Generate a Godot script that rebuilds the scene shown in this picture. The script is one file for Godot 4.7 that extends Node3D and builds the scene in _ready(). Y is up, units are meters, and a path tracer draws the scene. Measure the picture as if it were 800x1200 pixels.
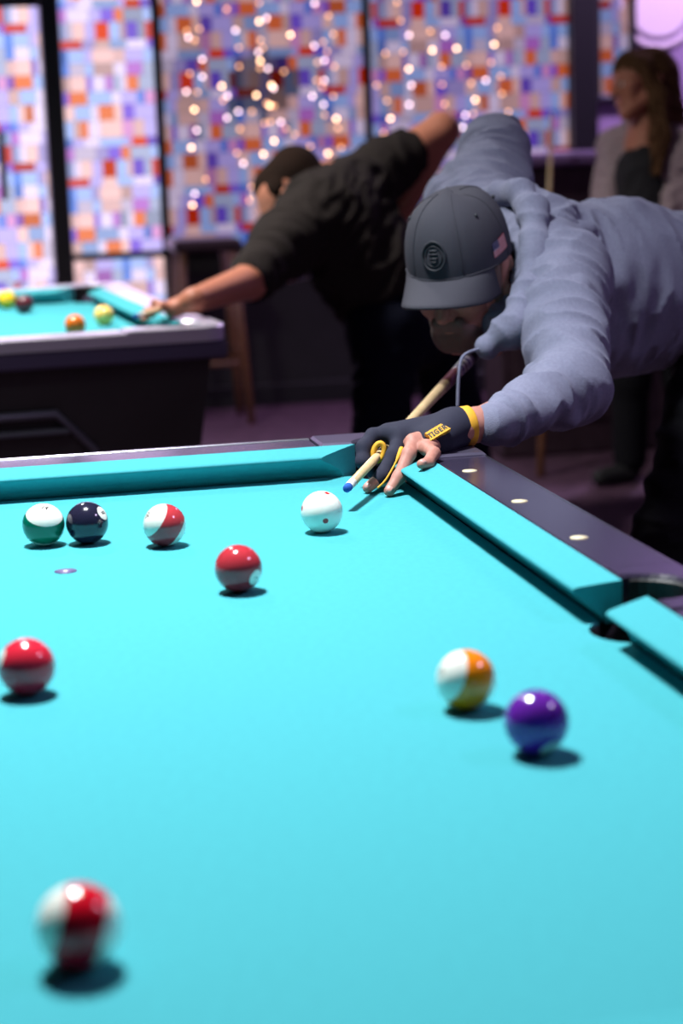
extends Node3D
# A pool hall: coin-operated pool table with a match in progress, a second table, players and mosaic windows behind.

const TY := 0.76          # height of the playing cloth
const BR := 0.028575      # ball radius
var M := {}               # materials
var used := {}            # names that are taken


func _ready() -> void:
	# ---- camera, environment, lamps
	var cam := Camera3D.new()
	cam.name = "camera"
	var at := CameraAttributesPhysical.new()
	at.frustum_focal_length = 46.02
	at.frustum_focus_distance = 2.86
	at.frustum_near = 0.05
	at.frustum_far = 60.0
	at.exposure_aperture = 2.1
	cam.attributes = at
	add_child(cam)
	cam.fov = 29.231
	cam.transform = Transform3D(Basis(Vector3(0.97717, -0.03361, 0.20976), Vector3(0.07377, 0.97965, -0.18667), Vector3(-0.19922, 0.19788, 0.95977)), Vector3(-0.17578, 1.31566, 1.96835))
	var we := WorldEnvironment.new()
	we.name = "environment"
	var env := Environment.new()
	env.background_mode = Environment.BG_COLOR
	env.background_color = Color(0, 0, 0)
	env.tonemap_mode = Environment.TONE_MAPPER_LINEAR
	env.tonemap_exposure = 1.0
	env.sdfgi_enabled = true
	env.ssao_enabled = true
	env.ssil_enabled = true
	we.environment = env
	add_child(we)
	materials()
	ceiling_lamp(Vector3(-0.09, 3.2, -0.81), 0.17, Color(0.97, 0.985, 1.0), 18.5, 68.0, "round white ceiling lamp over the near pool table", Vector3(-0.5, -2.44, 0.8))
	ceiling_lamp(Vector3(-0.3, 3.2, -3.6), 0.17, Color(1.0, 0.98, 0.97), 21.0, 68.0, "round white ceiling lamp over the far pool table")
	ceiling_lamp(Vector3(3.5, 3.2, -6.0), 0.25, Color(0.9, 0.76, 1.0), 12.0, 80.0, "round violet ceiling lamp near the lavender wall")
	ceiling_lamp(Vector3(2.5, 3.2, 0.5), 0.3, Color(0.9, 0.8, 1.0), 4.5, 85.0, "unseen round violet lamp added as fill beside the near pool table")  # unseen fill lamp, added to brighten the hooded player's back and side
	room()
	windows()
	main_table()
	balls_on_main_table()
	far_table()
	hooded_player()
	far_player()
	woman()
	furniture()
	fairy_lights()


# ------------------------------------------------------------------ helpers: nodes
func numbered(called: String) -> String:
	if not used.has(called):
		used[called] = 0
		return called
	used[called] += 1
	return "%s_%03d" % [called, used[called]]


func thing(called: String, label: String, category: String, where := Vector3.ZERO, group := "") -> Node3D:
	var o := Node3D.new()
	o.name = numbered(called)
	add_child(o)
	o.position = where
	tag(o, label, category, group)
	return o


func tag(o: Node, label: String, category: String, group := "", kind := "") -> void:
	o.set_meta("label", label)
	if category:
		o.set_meta("category", category)
	if group:
		o.set_meta("group", group)
	if kind:
		o.set_meta("kind", kind)


func obj(called: String, mesh: Mesh, mat: Material, parent: Node = self, where := Vector3.ZERO) -> MeshInstance3D:
	var o := MeshInstance3D.new()
	o.name = numbered(called) if parent == self else called
	o.mesh = mesh
	o.material_override = mat
	o.cast_shadow = GeometryInstance3D.SHADOW_CASTING_SETTING_ON
	parent.add_child(o, true)
	o.position = where
	return o


func struct(called: String, mesh: Mesh, mat: Material, label: String, where := Vector3.ZERO) -> MeshInstance3D:
	var o := obj(called, mesh, mat, self, where)
	o.set_meta("label", label)
	o.set_meta("kind", "structure")
	return o


# ------------------------------------------------------------------ helpers: meshes
func flat(st: SurfaceTool) -> ArrayMesh:
	st.generate_normals()
	return st.commit()


func tri(st: SurfaceTool, a: Vector3, b: Vector3, c: Vector3) -> void:
	st.add_vertex(a)
	st.add_vertex(b)
	st.add_vertex(c)


func quad(st: SurfaceTool, a: Vector3, b: Vector3, c: Vector3, d: Vector3) -> void:
	tri(st, a, b, c)
	tri(st, a, c, d)


func start(smooth := false) -> SurfaceTool:
	var st := SurfaceTool.new()
	st.begin(Mesh.PRIMITIVE_TRIANGLES)
	st.set_smooth_group(0 if smooth else -1)
	return st


func box(size: Vector3, bev := 0.004) -> ArrayMesh:
	# a box with chamfered edges, centred
	var st := start()
	var h := size / 2.0
	var b := minf(bev, minf(h.x, minf(h.y, h.z)) * 0.9)
	var i := h - Vector3(b, b, b)
	for s in [-1.0, 1.0]:
		face(st, Vector3(s * h.x, -i.y, -i.z), Vector3(s * h.x, i.y, -i.z), Vector3(s * h.x, i.y, i.z), Vector3(s * h.x, -i.y, i.z), Vector3(s, 0, 0))
		face(st, Vector3(-i.x, s * h.y, -i.z), Vector3(i.x, s * h.y, -i.z), Vector3(i.x, s * h.y, i.z), Vector3(-i.x, s * h.y, i.z), Vector3(0, s, 0))
		face(st, Vector3(-i.x, -i.y, s * h.z), Vector3(i.x, -i.y, s * h.z), Vector3(i.x, i.y, s * h.z), Vector3(-i.x, i.y, s * h.z), Vector3(0, 0, s))
		for t in [-1.0, 1.0]:
			face(st, Vector3(s * h.x, t * i.y, -i.z), Vector3(s * h.x, t * i.y, i.z), Vector3(s * i.x, t * h.y, i.z), Vector3(s * i.x, t * h.y, -i.z), Vector3(s, t, 0))
			face(st, Vector3(s * h.x, -i.y, t * i.z), Vector3(s * h.x, i.y, t * i.z), Vector3(s * i.x, i.y, t * h.z), Vector3(s * i.x, -i.y, t * h.z), Vector3(s, 0, t))
			face(st, Vector3(-i.x, s * h.y, t * i.z), Vector3(i.x, s * h.y, t * i.z), Vector3(i.x, s * i.y, t * h.z), Vector3(-i.x, s * i.y, t * h.z), Vector3(0, s, t))
			for u in [-1.0, 1.0]:
				var a := Vector3(s * h.x, t * i.y, u * i.z)
				var c := Vector3(s * i.x, t * h.y, u * i.z)
				var d := Vector3(s * i.x, t * i.y, u * h.z)
				if (c - a).cross(d - a).dot(Vector3(s, t, u)) > 0.0:
					tri(st, a, d, c)
				else:
					tri(st, a, c, d)
	return flat(st)


func face(st: SurfaceTool, a: Vector3, b: Vector3, c: Vector3, d: Vector3, out: Vector3) -> void:
	if (b - a).cross(c - a).dot(out) > 0.0:
		quad(st, a, d, c, b)
	else:
		quad(st, a, b, c, d)


func lathe(profile: Array, segs := 24) -> ArrayMesh:
	# profile: Vector2(radius, height) from bottom to top, turned round y
	var st := start(true)
	for k in segs:
		var a := TAU * k / segs
		var b := TAU * (k + 1) / segs
		for j in profile.size() - 1:
			var p: Vector2 = profile[j]
			var q: Vector2 = profile[j + 1]
			var v0 := Vector3(cos(a) * p.x, p.y, sin(a) * p.x)
			var v1 := Vector3(cos(b) * p.x, p.y, sin(b) * p.x)
			var v2 := Vector3(cos(b) * q.x, q.y, sin(b) * q.x)
			var v3 := Vector3(cos(a) * q.x, q.y, sin(a) * q.x)
			if p.x > 1e-6:
				tri(st, v0, v1, v2)
			if q.x > 1e-6:
				tri(st, v0, v2, v3)
	return flat(st)


func prism(poly: PackedVector2Array, y0: float, y1: float, bev := 0.0) -> ArrayMesh:
	# a flat outline in x, z raised from y0 to y1 with a chamfered upper edge
	var st := start()
	if Geometry2D.is_polygon_clockwise(poly):
		poly.reverse()
	var n := poly.size()
	var inner := PackedVector2Array()
	for k in n:
		var a := (poly[k] - poly[(k + n - 1) % n]).normalized()
		var b := (poly[(k + 1) % n] - poly[k]).normalized()
		var m := Vector2(-a.y - b.y, a.x + b.x).normalized()
		inner.append(poly[k] + m * bev / maxf(0.5, m.dot(Vector2(-a.y, a.x))))
	var tris := Geometry2D.triangulate_polygon(inner)
	for k in range(0, tris.size(), 3):
		var p := [inner[tris[k]], inner[tris[k + 1]], inner[tris[k + 2]]]
		face3(st, v3(p[0], y1), v3(p[1], y1), v3(p[2], y1), Vector3.UP)
	tris = Geometry2D.triangulate_polygon(poly)
	for k in range(0, tris.size(), 3):
		face3(st, v3(poly[tris[k]], y0), v3(poly[tris[k + 1]], y0), v3(poly[tris[k + 2]], y0), Vector3.DOWN)
	for k in n:
		var j := (k + 1) % n
		var e := poly[j] - poly[k]
		var out := Vector3(e.y, 0, -e.x)
		face(st, v3(poly[k], y0), v3(poly[j], y0), v3(poly[j], y1 - bev), v3(poly[k], y1 - bev), out)
		if bev > 0.0:
			face(st, v3(poly[k], y1 - bev), v3(poly[j], y1 - bev), v3(inner[j], y1), v3(inner[k], y1), out + Vector3.UP * e.length())
	return flat(st)


func face3(st: SurfaceTool, a: Vector3, b: Vector3, c: Vector3, out: Vector3) -> void:
	if (b - a).cross(c - a).dot(out) > 0.0:
		tri(st, a, c, b)
	else:
		tri(st, a, b, c)


func v3(p: Vector2, y: float) -> Vector3:
	return Vector3(p.x, y, p.y)


func circle(c: Vector2, r: float, n := 36) -> PackedVector2Array:
	var o := PackedVector2Array()
	for k in n:
		o.append(c + Vector2(cos(TAU * k / n), sin(TAU * k / n)) * r)
	return o


func cut(poly: PackedVector2Array, hole: PackedVector2Array) -> PackedVector2Array:
	var best := PackedVector2Array()
	var most := 0.0
	for p in Geometry2D.clip_polygons(poly, hole):
		var a := 0.0
		for k in p.size():
			a += p[k].cross(p[(k + 1) % p.size()])
		if absf(a) > most:
			most = absf(a)
			best = p
	return best


func tube(pts: Array, radii: Array, segs := 10, squash := 1.0, up := Vector3.UP, closed := false) -> ArrayMesh:
	# a round bar along points; squash flattens it across "up"
	var st := start(true)
	var n := pts.size()
	var rings := []
	for k in n:
		var d: Vector3
		if closed:
			d = pts[(k + 1) % n] - pts[(k + n - 1) % n]
		else:
			d = pts[mini(k + 1, n - 1)] - pts[maxi(k - 1, 0)]
		d = d.normalized()
		var side := d.cross(up)
		if side.length() < 0.05:
			side = d.cross(Vector3(0.3, 0.2, 1.0))
		side = side.normalized()
		var u := side.cross(d).normalized()
		var r: float = radii[mini(k, radii.size() - 1)]
		var ring := []
		for j in segs:
			var a := TAU * j / segs
			ring.append(pts[k] + side * cos(a) * r + u * sin(a) * r * squash)
		rings.append(ring)
	for k in (n if closed else n - 1):
		var p: Array = rings[k]
		var q: Array = rings[(k + 1) % n]
		for j in segs:
			var i := (j + 1) % segs
			quad(st, p[j], p[i], q[i], q[j])
	if not closed:
		for j in range(1, segs - 1):
			tri(st, rings[0][0], rings[0][j + 1], rings[0][j])
			tri(st, rings[n - 1][0], rings[n - 1][j], rings[n - 1][j + 1])
	return flat(st)


func smooth_path(pts: Array, each := 6) -> Array:
	var c := Curve3D.new()
	for k in pts.size():
		var t := Vector3.ZERO
		if k > 0 and k < pts.size() - 1:
			t = (pts[k + 1] - pts[k - 1]) / 6.0
		c.add_point(pts[k], -t, t)
	var out := []
	for k in pts.size() - 1:
		for j in each:
			out.append(c.sample(k, float(j) / each))
	out.append(pts[pts.size() - 1])
	return out


func join(list: Array) -> ArrayMesh:
	# several shapes of one part as one mesh
	var st := SurfaceTool.new()
	st.begin(Mesh.PRIMITIVE_TRIANGLES)
	for m in list:
		st.append_from(m, 0, Transform3D())
	return st.commit()


# ------------------------------------------------------------------ helpers: blended bodies (signed distance, surface nets)
# A limb: [from, to, radius, radius, blend, flatten direction, flatten factor, fold depth, sign]
func limb(a: Vector3, b: Vector3, ra: float, rb: float, k := 0.02, dir := Vector3.ZERO, s := 1.0, fold := 0.0, sign := 1.0) -> Array:
	var axis := (b - a)
	var l2 := axis.length_squared()
	return [a, axis, ra, rb - ra, k, dir.normalized() if s != 1.0 else Vector3.ZERO, s - 1.0, fold, sign, (1.0 / l2 if l2 > 1e-9 else 0.0), axis.normalized() if l2 > 1e-9 else Vector3.UP]


var crease := FastNoiseLite.new()
var crease_along := 26.0
var crease_across := 6.0


func field(p: Vector3, limbs: Array) -> float:
	var d := 1e3
	for q in limbs:
		var a: Vector3 = q[0]
		var axis: Vector3 = q[1]
		var v := p - a
		var t := clampf(v.dot(axis) * q[9], 0.0, 1.0)
		var w := v - axis * t
		if q[6] != 0.0:
			var dir: Vector3 = q[5]
			w += dir * (w.dot(dir) * q[6])
		var e: float = w.length() - q[2] - q[3] * t
		if q[7] != 0.0:
			var along: float = p.dot(q[10])
			var n := crease.get_noise_3dv((p - q[10] * along) * crease_across + q[10] * along * crease_along)
			e += q[7] * (absf(n) * 2.6 - 0.75)
		var k: float = q[4]
		if q[8] > 0.0:
			var h := maxf(k - absf(d - e), 0.0) / k
			d = minf(d, e) - h * h * k * 0.25
		else:
			e = -e
			var h := maxf(k - absf(d - e), 0.0) / k
			d = maxf(d, e) + h * h * k * 0.25
	return d


func body_mesh(limbs: Array, cell: float) -> ArrayMesh:
	var st := SurfaceTool.new()
	st.begin(Mesh.PRIMITIVE_TRIANGLES)
	add_body(st, limbs, cell)
	return st.commit()


func add_body(st: SurfaceTool, limbs: Array, cell: float) -> void:
	var lo := Vector3(1e9, 1e9, 1e9)
	var hi := -lo
	for q in limbs:
		if q[8] < 0.0:
			continue
		var r: float = maxf(q[2], q[2] + q[3]) + absf(q[7]) + 0.01
		for e in [q[0], q[0] + q[1]]:
			lo = lo.min(e - Vector3(r, r, r))
			hi = hi.max(e + Vector3(r, r, r))
	const N := 6
	var size := cell * N
	var base := Vector3i((lo / size).floor()) - Vector3i.ONE
	var last := Vector3i((hi / size).ceil()) + Vector3i.ONE
	var half := size * 0.8661
	var verts := PackedVector3Array()
	var norms := PackedVector3Array()
	var index := {}
	var edges := []
	for bx in range(base.x, last.x):
		for by in range(base.y, last.y):
			for bz in range(base.z, last.z):
				var o := Vector3(bx, by, bz) * size
				var c := o + Vector3(size, size, size) * 0.5
				var near := []
				var hit := false
				for q in limbs:
					var v: Vector3 = c - q[0]
					var t := clampf(v.dot(q[1]) * q[9], 0.0, 1.0)
					var w: Vector3 = v - q[1] * t
					var e: float = w.length() - maxf(q[2], q[2] + q[3]) - absf(q[7])
					if e < half + q[4] + 0.004:
						near.append(q)
						hit = hit or q[8] > 0.0
				if not hit:
					continue
				if absf(field(c, near)) > half * 1.9 + 0.03:
					continue
				var vals := PackedFloat32Array()
				vals.resize(343)
				var n := 0
				var neg := 0
				for i in N + 1:
					for j in N + 1:
						for k in N + 1:
							var d := field(o + Vector3(i, j, k) * cell, near)
							vals[n] = d
							if d < 0.0:
								neg += 1
							n += 1
				if neg == 0 or neg == 343:
					continue
				for i in N:
					for j in N:
						for k in N:
							var m := i * 49 + j * 7 + k
							var s0 := vals[m] < 0.0
							var g := Vector3i(bx * N + i, by * N + j, bz * N + k)
							if (vals[m + 49] < 0.0) != s0:
								edges.append([g, 0, s0])
							if (vals[m + 7] < 0.0) != s0:
								edges.append([g, 1, s0])
							if (vals[m + 1] < 0.0) != s0:
								edges.append([g, 2, s0])
							var sum := Vector3.ZERO
							var count := 0
							for e in EDGES:
								var va := vals[m + e[0]]
								var vb := vals[m + e[1]]
								if (va < 0.0) != (vb < 0.0):
									sum += e[2].lerp(e[3], va / (va - vb))
									count += 1
							if count == 0:
								continue
							var p := o + (Vector3(i, j, k) + sum / count) * cell
							var h := cell * 0.35
							var f0 := field(p, near)
							var grad := Vector3(field(p + Vector3(h, 0, 0), near) - f0, field(p + Vector3(0, h, 0), near) - f0, field(p + Vector3(0, 0, h), near) - f0) / h
							var gl := maxf(grad.length(), 0.3)
							p -= grad / gl * clampf(f0 / gl, -cell * 0.6, cell * 0.6)
							index[g] = verts.size()
							verts.append(p)
							norms.append(grad.normalized())
	for e in edges:
		var g: Vector3i = e[0]
		var u := Vector3i(0, 1, 0) if e[1] != 1 else Vector3i(0, 0, 1)
		var w := Vector3i(0, 0, 1) if e[1] == 0 else Vector3i(1, 0, 0)
		var a = index.get(g - u - w)
		var b = index.get(g - w)
		var c = index.get(g)
		var d = index.get(g - u)
		if a == null or b == null or c == null or d == null:
			continue
		# front faces run clockwise seen from outside
		var flip: bool = (verts[b] - verts[a]).cross(verts[c] - verts[a]).dot(norms[a] + norms[c]) > 0.0
		for n in ([a, c, b, a, d, c] if flip else [a, b, c, a, c, d]):
			st.set_normal(norms[n])
			st.add_vertex(verts[n])


const EDGES := [
	[0, 49, Vector3(0, 0, 0), Vector3(1, 0, 0)], [7, 56, Vector3(0, 1, 0), Vector3(1, 1, 0)], [1, 50, Vector3(0, 0, 1), Vector3(1, 0, 1)], [8, 57, Vector3(0, 1, 1), Vector3(1, 1, 1)],
	[0, 7, Vector3(0, 0, 0), Vector3(0, 1, 0)], [49, 56, Vector3(1, 0, 0), Vector3(1, 1, 0)], [1, 8, Vector3(0, 0, 1), Vector3(0, 1, 1)], [50, 57, Vector3(1, 0, 1), Vector3(1, 1, 1)],
	[0, 1, Vector3(0, 0, 0), Vector3(0, 0, 1)], [49, 50, Vector3(1, 0, 0), Vector3(1, 0, 1)], [7, 8, Vector3(0, 1, 0), Vector3(0, 1, 1)], [56, 57, Vector3(1, 1, 0), Vector3(1, 1, 1)],
]


# ------------------------------------------------------------------ materials
func mat(c: Color, rough := 0.6, metal := 0.0, spec := 0.5) -> StandardMaterial3D:
	var m := StandardMaterial3D.new()
	m.albedo_color = c
	m.roughness = rough
	m.metallic = metal
	m.metallic_specular = spec
	return m


func rgb(r: int, g: int, b: int) -> Color:
	return Color(r / 255.0, g / 255.0, b / 255.0)


func noise_tex(freq: float, low: Color, high: Color, seed_ := 1, octaves := 4, size := 256) -> NoiseTexture2D:
	var t := NoiseTexture2D.new()
	var n := FastNoiseLite.new()
	n.seed = seed_
	n.frequency = freq
	n.fractal_octaves = octaves
	t.noise = n
	t.width = size
	t.height = size
	t.seamless = true
	var g := Gradient.new()
	g.set_color(0, low)
	g.set_color(1, high)
	t.color_ramp = g
	return t


func textured(m: StandardMaterial3D, t: Texture2D, scale: float, world := true) -> StandardMaterial3D:
	m.albedo_texture = t
	m.uv1_triplanar = true
	m.uv1_world_triplanar = world
	m.uv1_scale = Vector3(scale, scale, scale)
	return m


func relief(m: StandardMaterial3D, freq: float, depth: float) -> StandardMaterial3D:
	m.heightmap_enabled = true
	m.heightmap_texture = noise_tex(freq, Color.BLACK, Color.WHITE, 9, 3)
	m.heightmap_scale = depth
	m.uv1_triplanar = true
	return m


func materials() -> void:
	crease.seed = 11
	crease.frequency = 1.0
	crease.fractal_octaves = 1
	M.cloth = textured(mat(rgb(82, 196, 198), 0.95, 0.0, 0.2), noise_tex(0.06, Color(0.965, 0.965, 0.965), Color(1, 1, 1), 3, 5), 5.0)
	M.cloth.albedo_color = rgb(68, 160, 168)
	M.laminate = textured(mat(rgb(58, 52, 72), 0.2, 0.0, 0.6), noise_tex(0.25, Color(0.72, 0.72, 0.74), Color(1, 1, 1), 5, 3), 4.0)
	M.casting = mat(rgb(126, 120, 146), 0.28, 0.8)
	M.silver = mat(rgb(206, 200, 216), 0.3, 0.5)
	M.black_plastic = mat(rgb(16, 16, 18), 0.45)
	M.liner = mat(rgb(14, 15, 16), 0.6)
	M.cabinet = textured(mat(rgb(26, 22, 25), 0.55), noise_tex(0.03, Color(0.8, 0.78, 0.78), Color(1, 1, 1), 6, 4), 1.0)
	M.apron = mat(rgb(66, 58, 84), 0.45)
	M.sight = mat(rgb(226, 214, 176), 0.35)
	M.spot = mat(rgb(96, 84, 130), 0.5)
	M.spot_white = mat(rgb(235, 235, 240), 0.5)
	M.chrome = mat(rgb(150, 150, 160), 0.25, 1.0)
	M.steel = mat(rgb(96, 96, 108), 0.4, 0.6)
	M.maple = textured(mat(rgb(222, 196, 150), 0.35), noise_tex(0.02, Color(0.88, 0.86, 0.82), Color(1, 1, 1), 7, 3), 6.0, false)
	M.ferrule = mat(rgb(240, 238, 232), 0.3)
	M.chalk = mat(rgb(28, 84, 170), 0.9)
	M.cue_red = mat(rgb(120, 44, 40), 0.3)
	M.cue_blue = mat(rgb(52, 58, 130), 0.25)
	M.cue_black = mat(rgb(18, 18, 22), 0.3)
	M.cue_white = mat(rgb(228, 228, 236), 0.25)
	M.skin = textured(mat(rgb(186, 134, 120), 0.55, 0.0, 0.4), noise_tex(0.05, Color(0.9, 0.84, 0.82), Color(1, 1, 1), 8, 4), 8.0)
	M.skin_tan = textured(mat(rgb(190, 128, 102), 0.55, 0.0, 0.4), noise_tex(0.05, Color(0.88, 0.8, 0.78), Color(1, 1, 1), 8, 4), 8.0)
	M.nail = mat(rgb(206, 152, 142), 0.35)
	M.hoodie = relief(textured(mat(rgb(130, 133, 154), 0.95, 0.0, 0.2), noise_tex(0.08, Color(0.88, 0.88, 0.9), Color(1, 1, 1), 12, 5), 6.0), 0.35, 0.12)
	M.hoodie.rim_enabled = true
	M.hoodie.rim = 0.25
	M.hood_lining = mat(rgb(128, 142, 164), 0.95, 0.0, 0.2)
	M.cap = relief(textured(mat(rgb(72, 72, 80), 0.85, 0.0, 0.3), noise_tex(0.3, Color(0.88, 0.88, 0.9), Color(1, 1, 1), 13, 3), 20.0), 0.4, 0.05)
	M.cap_mark = mat(rgb(40, 42, 50), 0.6)
	M.beard = textured(mat(rgb(156, 134, 126), 0.9), noise_tex(0.35, Color(0.5, 0.45, 0.42), Color(1, 1, 1), 14, 2), 14.0)
	M.lips = mat(rgb(176, 104, 98), 0.5)
	M.eye = mat(rgb(225, 220, 214), 0.2)
	M.iris = mat(rgb(60, 48, 40), 0.2)
	M.pants = textured(mat(rgb(26, 26, 30), 0.9, 0.0, 0.2), noise_tex(0.06, Color(0.75, 0.75, 0.75), Color(1, 1, 1), 15, 4), 5.0)
	M.jeans = textured(mat(rgb(20, 23, 38), 0.9, 0.0, 0.2), noise_tex(0.06, Color(0.75, 0.75, 0.75), Color(1, 1, 1), 15, 4), 5.0)
	M.shoe = mat(rgb(16, 16, 18), 0.8)
	M.glove = relief(mat(rgb(44, 45, 60), 0.8, 0.0, 0.3), 0.5, 0.03)
	M.glove_yellow = mat(rgb(226, 168, 40), 0.7)
	M.shirt = textured(mat(rgb(46, 41, 39), 0.95, 0.0, 0.2), noise_tex(0.05, Color(0.82, 0.82, 0.82), Color(1, 1, 1), 16, 4), 5.0)
	M.hair_dark = textured(mat(rgb(46, 33, 27), 0.95, 0.0, 0.2), noise_tex(0.2, Color(0.6, 0.58, 0.55), Color(1, 1, 1), 17, 3), 8.0)
	M.hair_blonde = textured(mat(rgb(118, 88, 62), 0.95, 0.0, 0.2), noise_tex(0.2, Color(0.55, 0.5, 0.48), Color(1, 1, 1), 18, 3), 8.0)
	M.cardigan = textured(mat(rgb(176, 156, 160), 0.95, 0.0, 0.2), noise_tex(0.06, Color(0.85, 0.85, 0.85), Color(1, 1, 1), 19, 4), 5.0)
	M.tank_top = mat(rgb(26, 24, 28), 0.9)
	M.floor = textured(mat(rgb(92, 66, 84), 0.5), noise_tex(0.04, Color(0.7, 0.68, 0.7), Color(1, 1, 1), 20, 4), 1.2)
	M.ceiling = mat(rgb(48, 46, 52), 0.9)
	M.wall_dark = textured(mat(rgb(24, 22, 26), 0.8), noise_tex(0.03, Color(0.8, 0.8, 0.8), Color(1, 1, 1), 21, 4), 1.0)
	M.wall_lavender = textured(mat(rgb(172, 148, 190), 0.7), noise_tex(0.03, Color(0.92, 0.92, 0.92), Color(1, 1, 1), 22, 4), 1.0)
	M.frame = mat(rgb(18, 18, 22), 0.5)
	M.wood = textured(mat(rgb(124, 82, 56), 0.5), noise_tex(0.03, Color(0.7, 0.66, 0.62), Color(1, 1, 1), 23, 4), 3.0)
	M.counter = textured(mat(rgb(58, 40, 50), 0.5), noise_tex(0.03, Color(0.75, 0.72, 0.72), Color(1, 1, 1), 24, 4), 1.5)
	M.counter_top = mat(rgb(120, 96, 140), 0.3)  # lilac puts the violet highlight of the dark brown top into its colour
	M.wire = mat(rgb(60, 56, 50), 0.5)


func glow(c: Color, energy: float) -> StandardMaterial3D:
	var m := mat(c, 0.4)
	m.emission_enabled = true
	m.emission = c
	m.emission_energy_multiplier = energy
	return m


func ceiling_lamp(where: Vector3, radius: float, c: Color, energy: float, angle: float, label: String, aim := Vector3.DOWN) -> void:
	# aim: which way the lamp is tilted
	var t := thing("ceiling_lamp", label, "lamp", where, "round ceiling lamps")
	obj("housing", lathe([Vector2(0, 0.2), Vector2(0.02, 0.2), Vector2(0.02, 0.07), Vector2(radius + 0.03, 0.06), Vector2(radius + 0.03, -0.01), Vector2(radius, -0.01), Vector2(radius, 0.03)], 32), M.steel, t)
	obj("diffuser", lathe([Vector2(0, 0.0), Vector2(radius, 0.0), Vector2(radius, 0.02), Vector2(0, 0.02)], 32), glow(c, 6.0), t)
	var l := SpotLight3D.new()
	l.name = "lamp_light"
	l.light_color = c
	l.light_energy = energy
	l.light_size = radius
	l.spot_angle = angle
	l.spot_angle_attenuation = 1.0
	l.spot_range = 14.0
	l.spot_attenuation = 2.0
	l.shadow_enabled = true
	t.add_child(l)
	var d := aim.normalized()
	var x := d.cross(Vector3(0, 0, 1)).normalized()
	t.basis = Basis(x, -d, x.cross(-d))
	l.position = Vector3(0, -0.03, 0)
	l.rotation_degrees = Vector3(-90, 0, 0)


# ------------------------------------------------------------------ the room
func room() -> void:
	struct("floor", box(Vector3(10.4, 0.2, 13.4), 0.0), M.floor, "dark brown floor with a dull violet cast", Vector3(0, -0.1, -0.9))
	struct("ceiling", box(Vector3(10.4, 0.2, 13.4), 0.0), M.ceiling, "dark grey ceiling above the pool tables", Vector3(0, 3.53, -0.9))
	struct("wall_back", box(Vector3(8.15, 3.6, 0.2), 0.0), M.wall_dark, "black wall that holds the mosaic windows", Vector3(-1.12, 1.7, -7.1))
	struct("wall_back_right", box(Vector3(2.05, 3.6, 0.2), 0.0), M.wall_lavender, "lavender painted wall behind the standing woman", Vector3(3.98, 1.7, -7.1))
	struct("wall_left", box(Vector3(0.2, 3.6, 13.4), 0.0), M.wall_dark, "dark wall on the left of the hall", Vector3(-5.1, 1.7, -0.9))
	struct("wall_right", box(Vector3(0.2, 3.6, 13.4), 0.0), M.wall_lavender, "lavender wall on the right of the hall", Vector3(5.0, 1.7, -0.9))
	struct("wall_front", box(Vector3(10.4, 3.6, 0.2), 0.0), M.wall_dark, "dark wall at the near end of the hall", Vector3(0, 1.7, 5.7))
	struct("trim_1", box(Vector3(0.125, 3.4, 0.09), 0.006), M.frame, "black post at the right end of the mosaic windows", Vector3(2.894, 1.7, -6.955))
	struct("baseboard_back", box(Vector3(8.0, 0.1, 0.02), 0.004), M.frame, "black baseboard below the mosaic windows", Vector3(-1.1, 0.05, -6.99))


# One repeat of the mosaic: rows of [height share, [width share, colour letter] ...]
const TONES := {
	"w": [236, 220, 250], "l": [196, 182, 244], "b": [176, 196, 250], "B": [108, 142, 230], "v": [140, 112, 224], "V": [124, 98, 206], "p": [246, 204, 204], "t": [226, 186, 188],
	"o": [234, 132, 92], "r": [226, 84, 54], "R": [208, 84, 80], "m": [192, 128, 212], "k": [222, 160, 214], "g": [178, 184, 216], "s": [150, 160, 206],
}
const TILE := [
	[80, [10, "b"], [7, "p"], [9, "o"], [13, "w"], [24, "p"], [12, "k"], [12, "t"], [13, "l"]],
	[40, [8, "B"], [12, "l"], [18, "w"], [28, "b"], [6, "l"], [17, "r"], [11, "v"]],
	[60, [9, "m"], [24, "w"], [13, "l"], [14, "v"], [10, "o"], [22, "g"], [8, "b"]],
	[80, [8, "s"], [7, "w"], [13, "p"], [11, "l"], [15, "r"], [12, "b"], [6, "t"], [13, "V"], [8, "g"], [7, "R"]],
	[40, [24, "R"], [14, "l"], [16, "p"], [18, "b"], [22, "w"], [6, "v"]],
	[62, [8, "B"], [18, "b"], [8, "l"], [24, "p"], [12, "t"], [20, "l"], [10, "b"]],
	[58, [9, "B"], [17, "w"], [9, "b"], [22, "t"], [13, "w"], [18, "m"], [12, "g"]],
	[70, [9, "t"], [18, "p"], [6, "v"], [14, "w"], [8, "m"], [9, "g"], [6, "w"], [13, "o"], [17, "g"]],
	[60, [7, "v"], [20, "o"], [26, "b"], [10, "w"], [18, "l"], [8, "B"], [11, "k"]],
	[70, [12, "p"], [18, "b"], [8, "w"], [17, "o"], [9, "p"], [13, "v"], [23, "l"]],
]


func pane_mesh() -> Mesh:
	return box(Vector3(1, 1, 1), 0.03)


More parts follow.
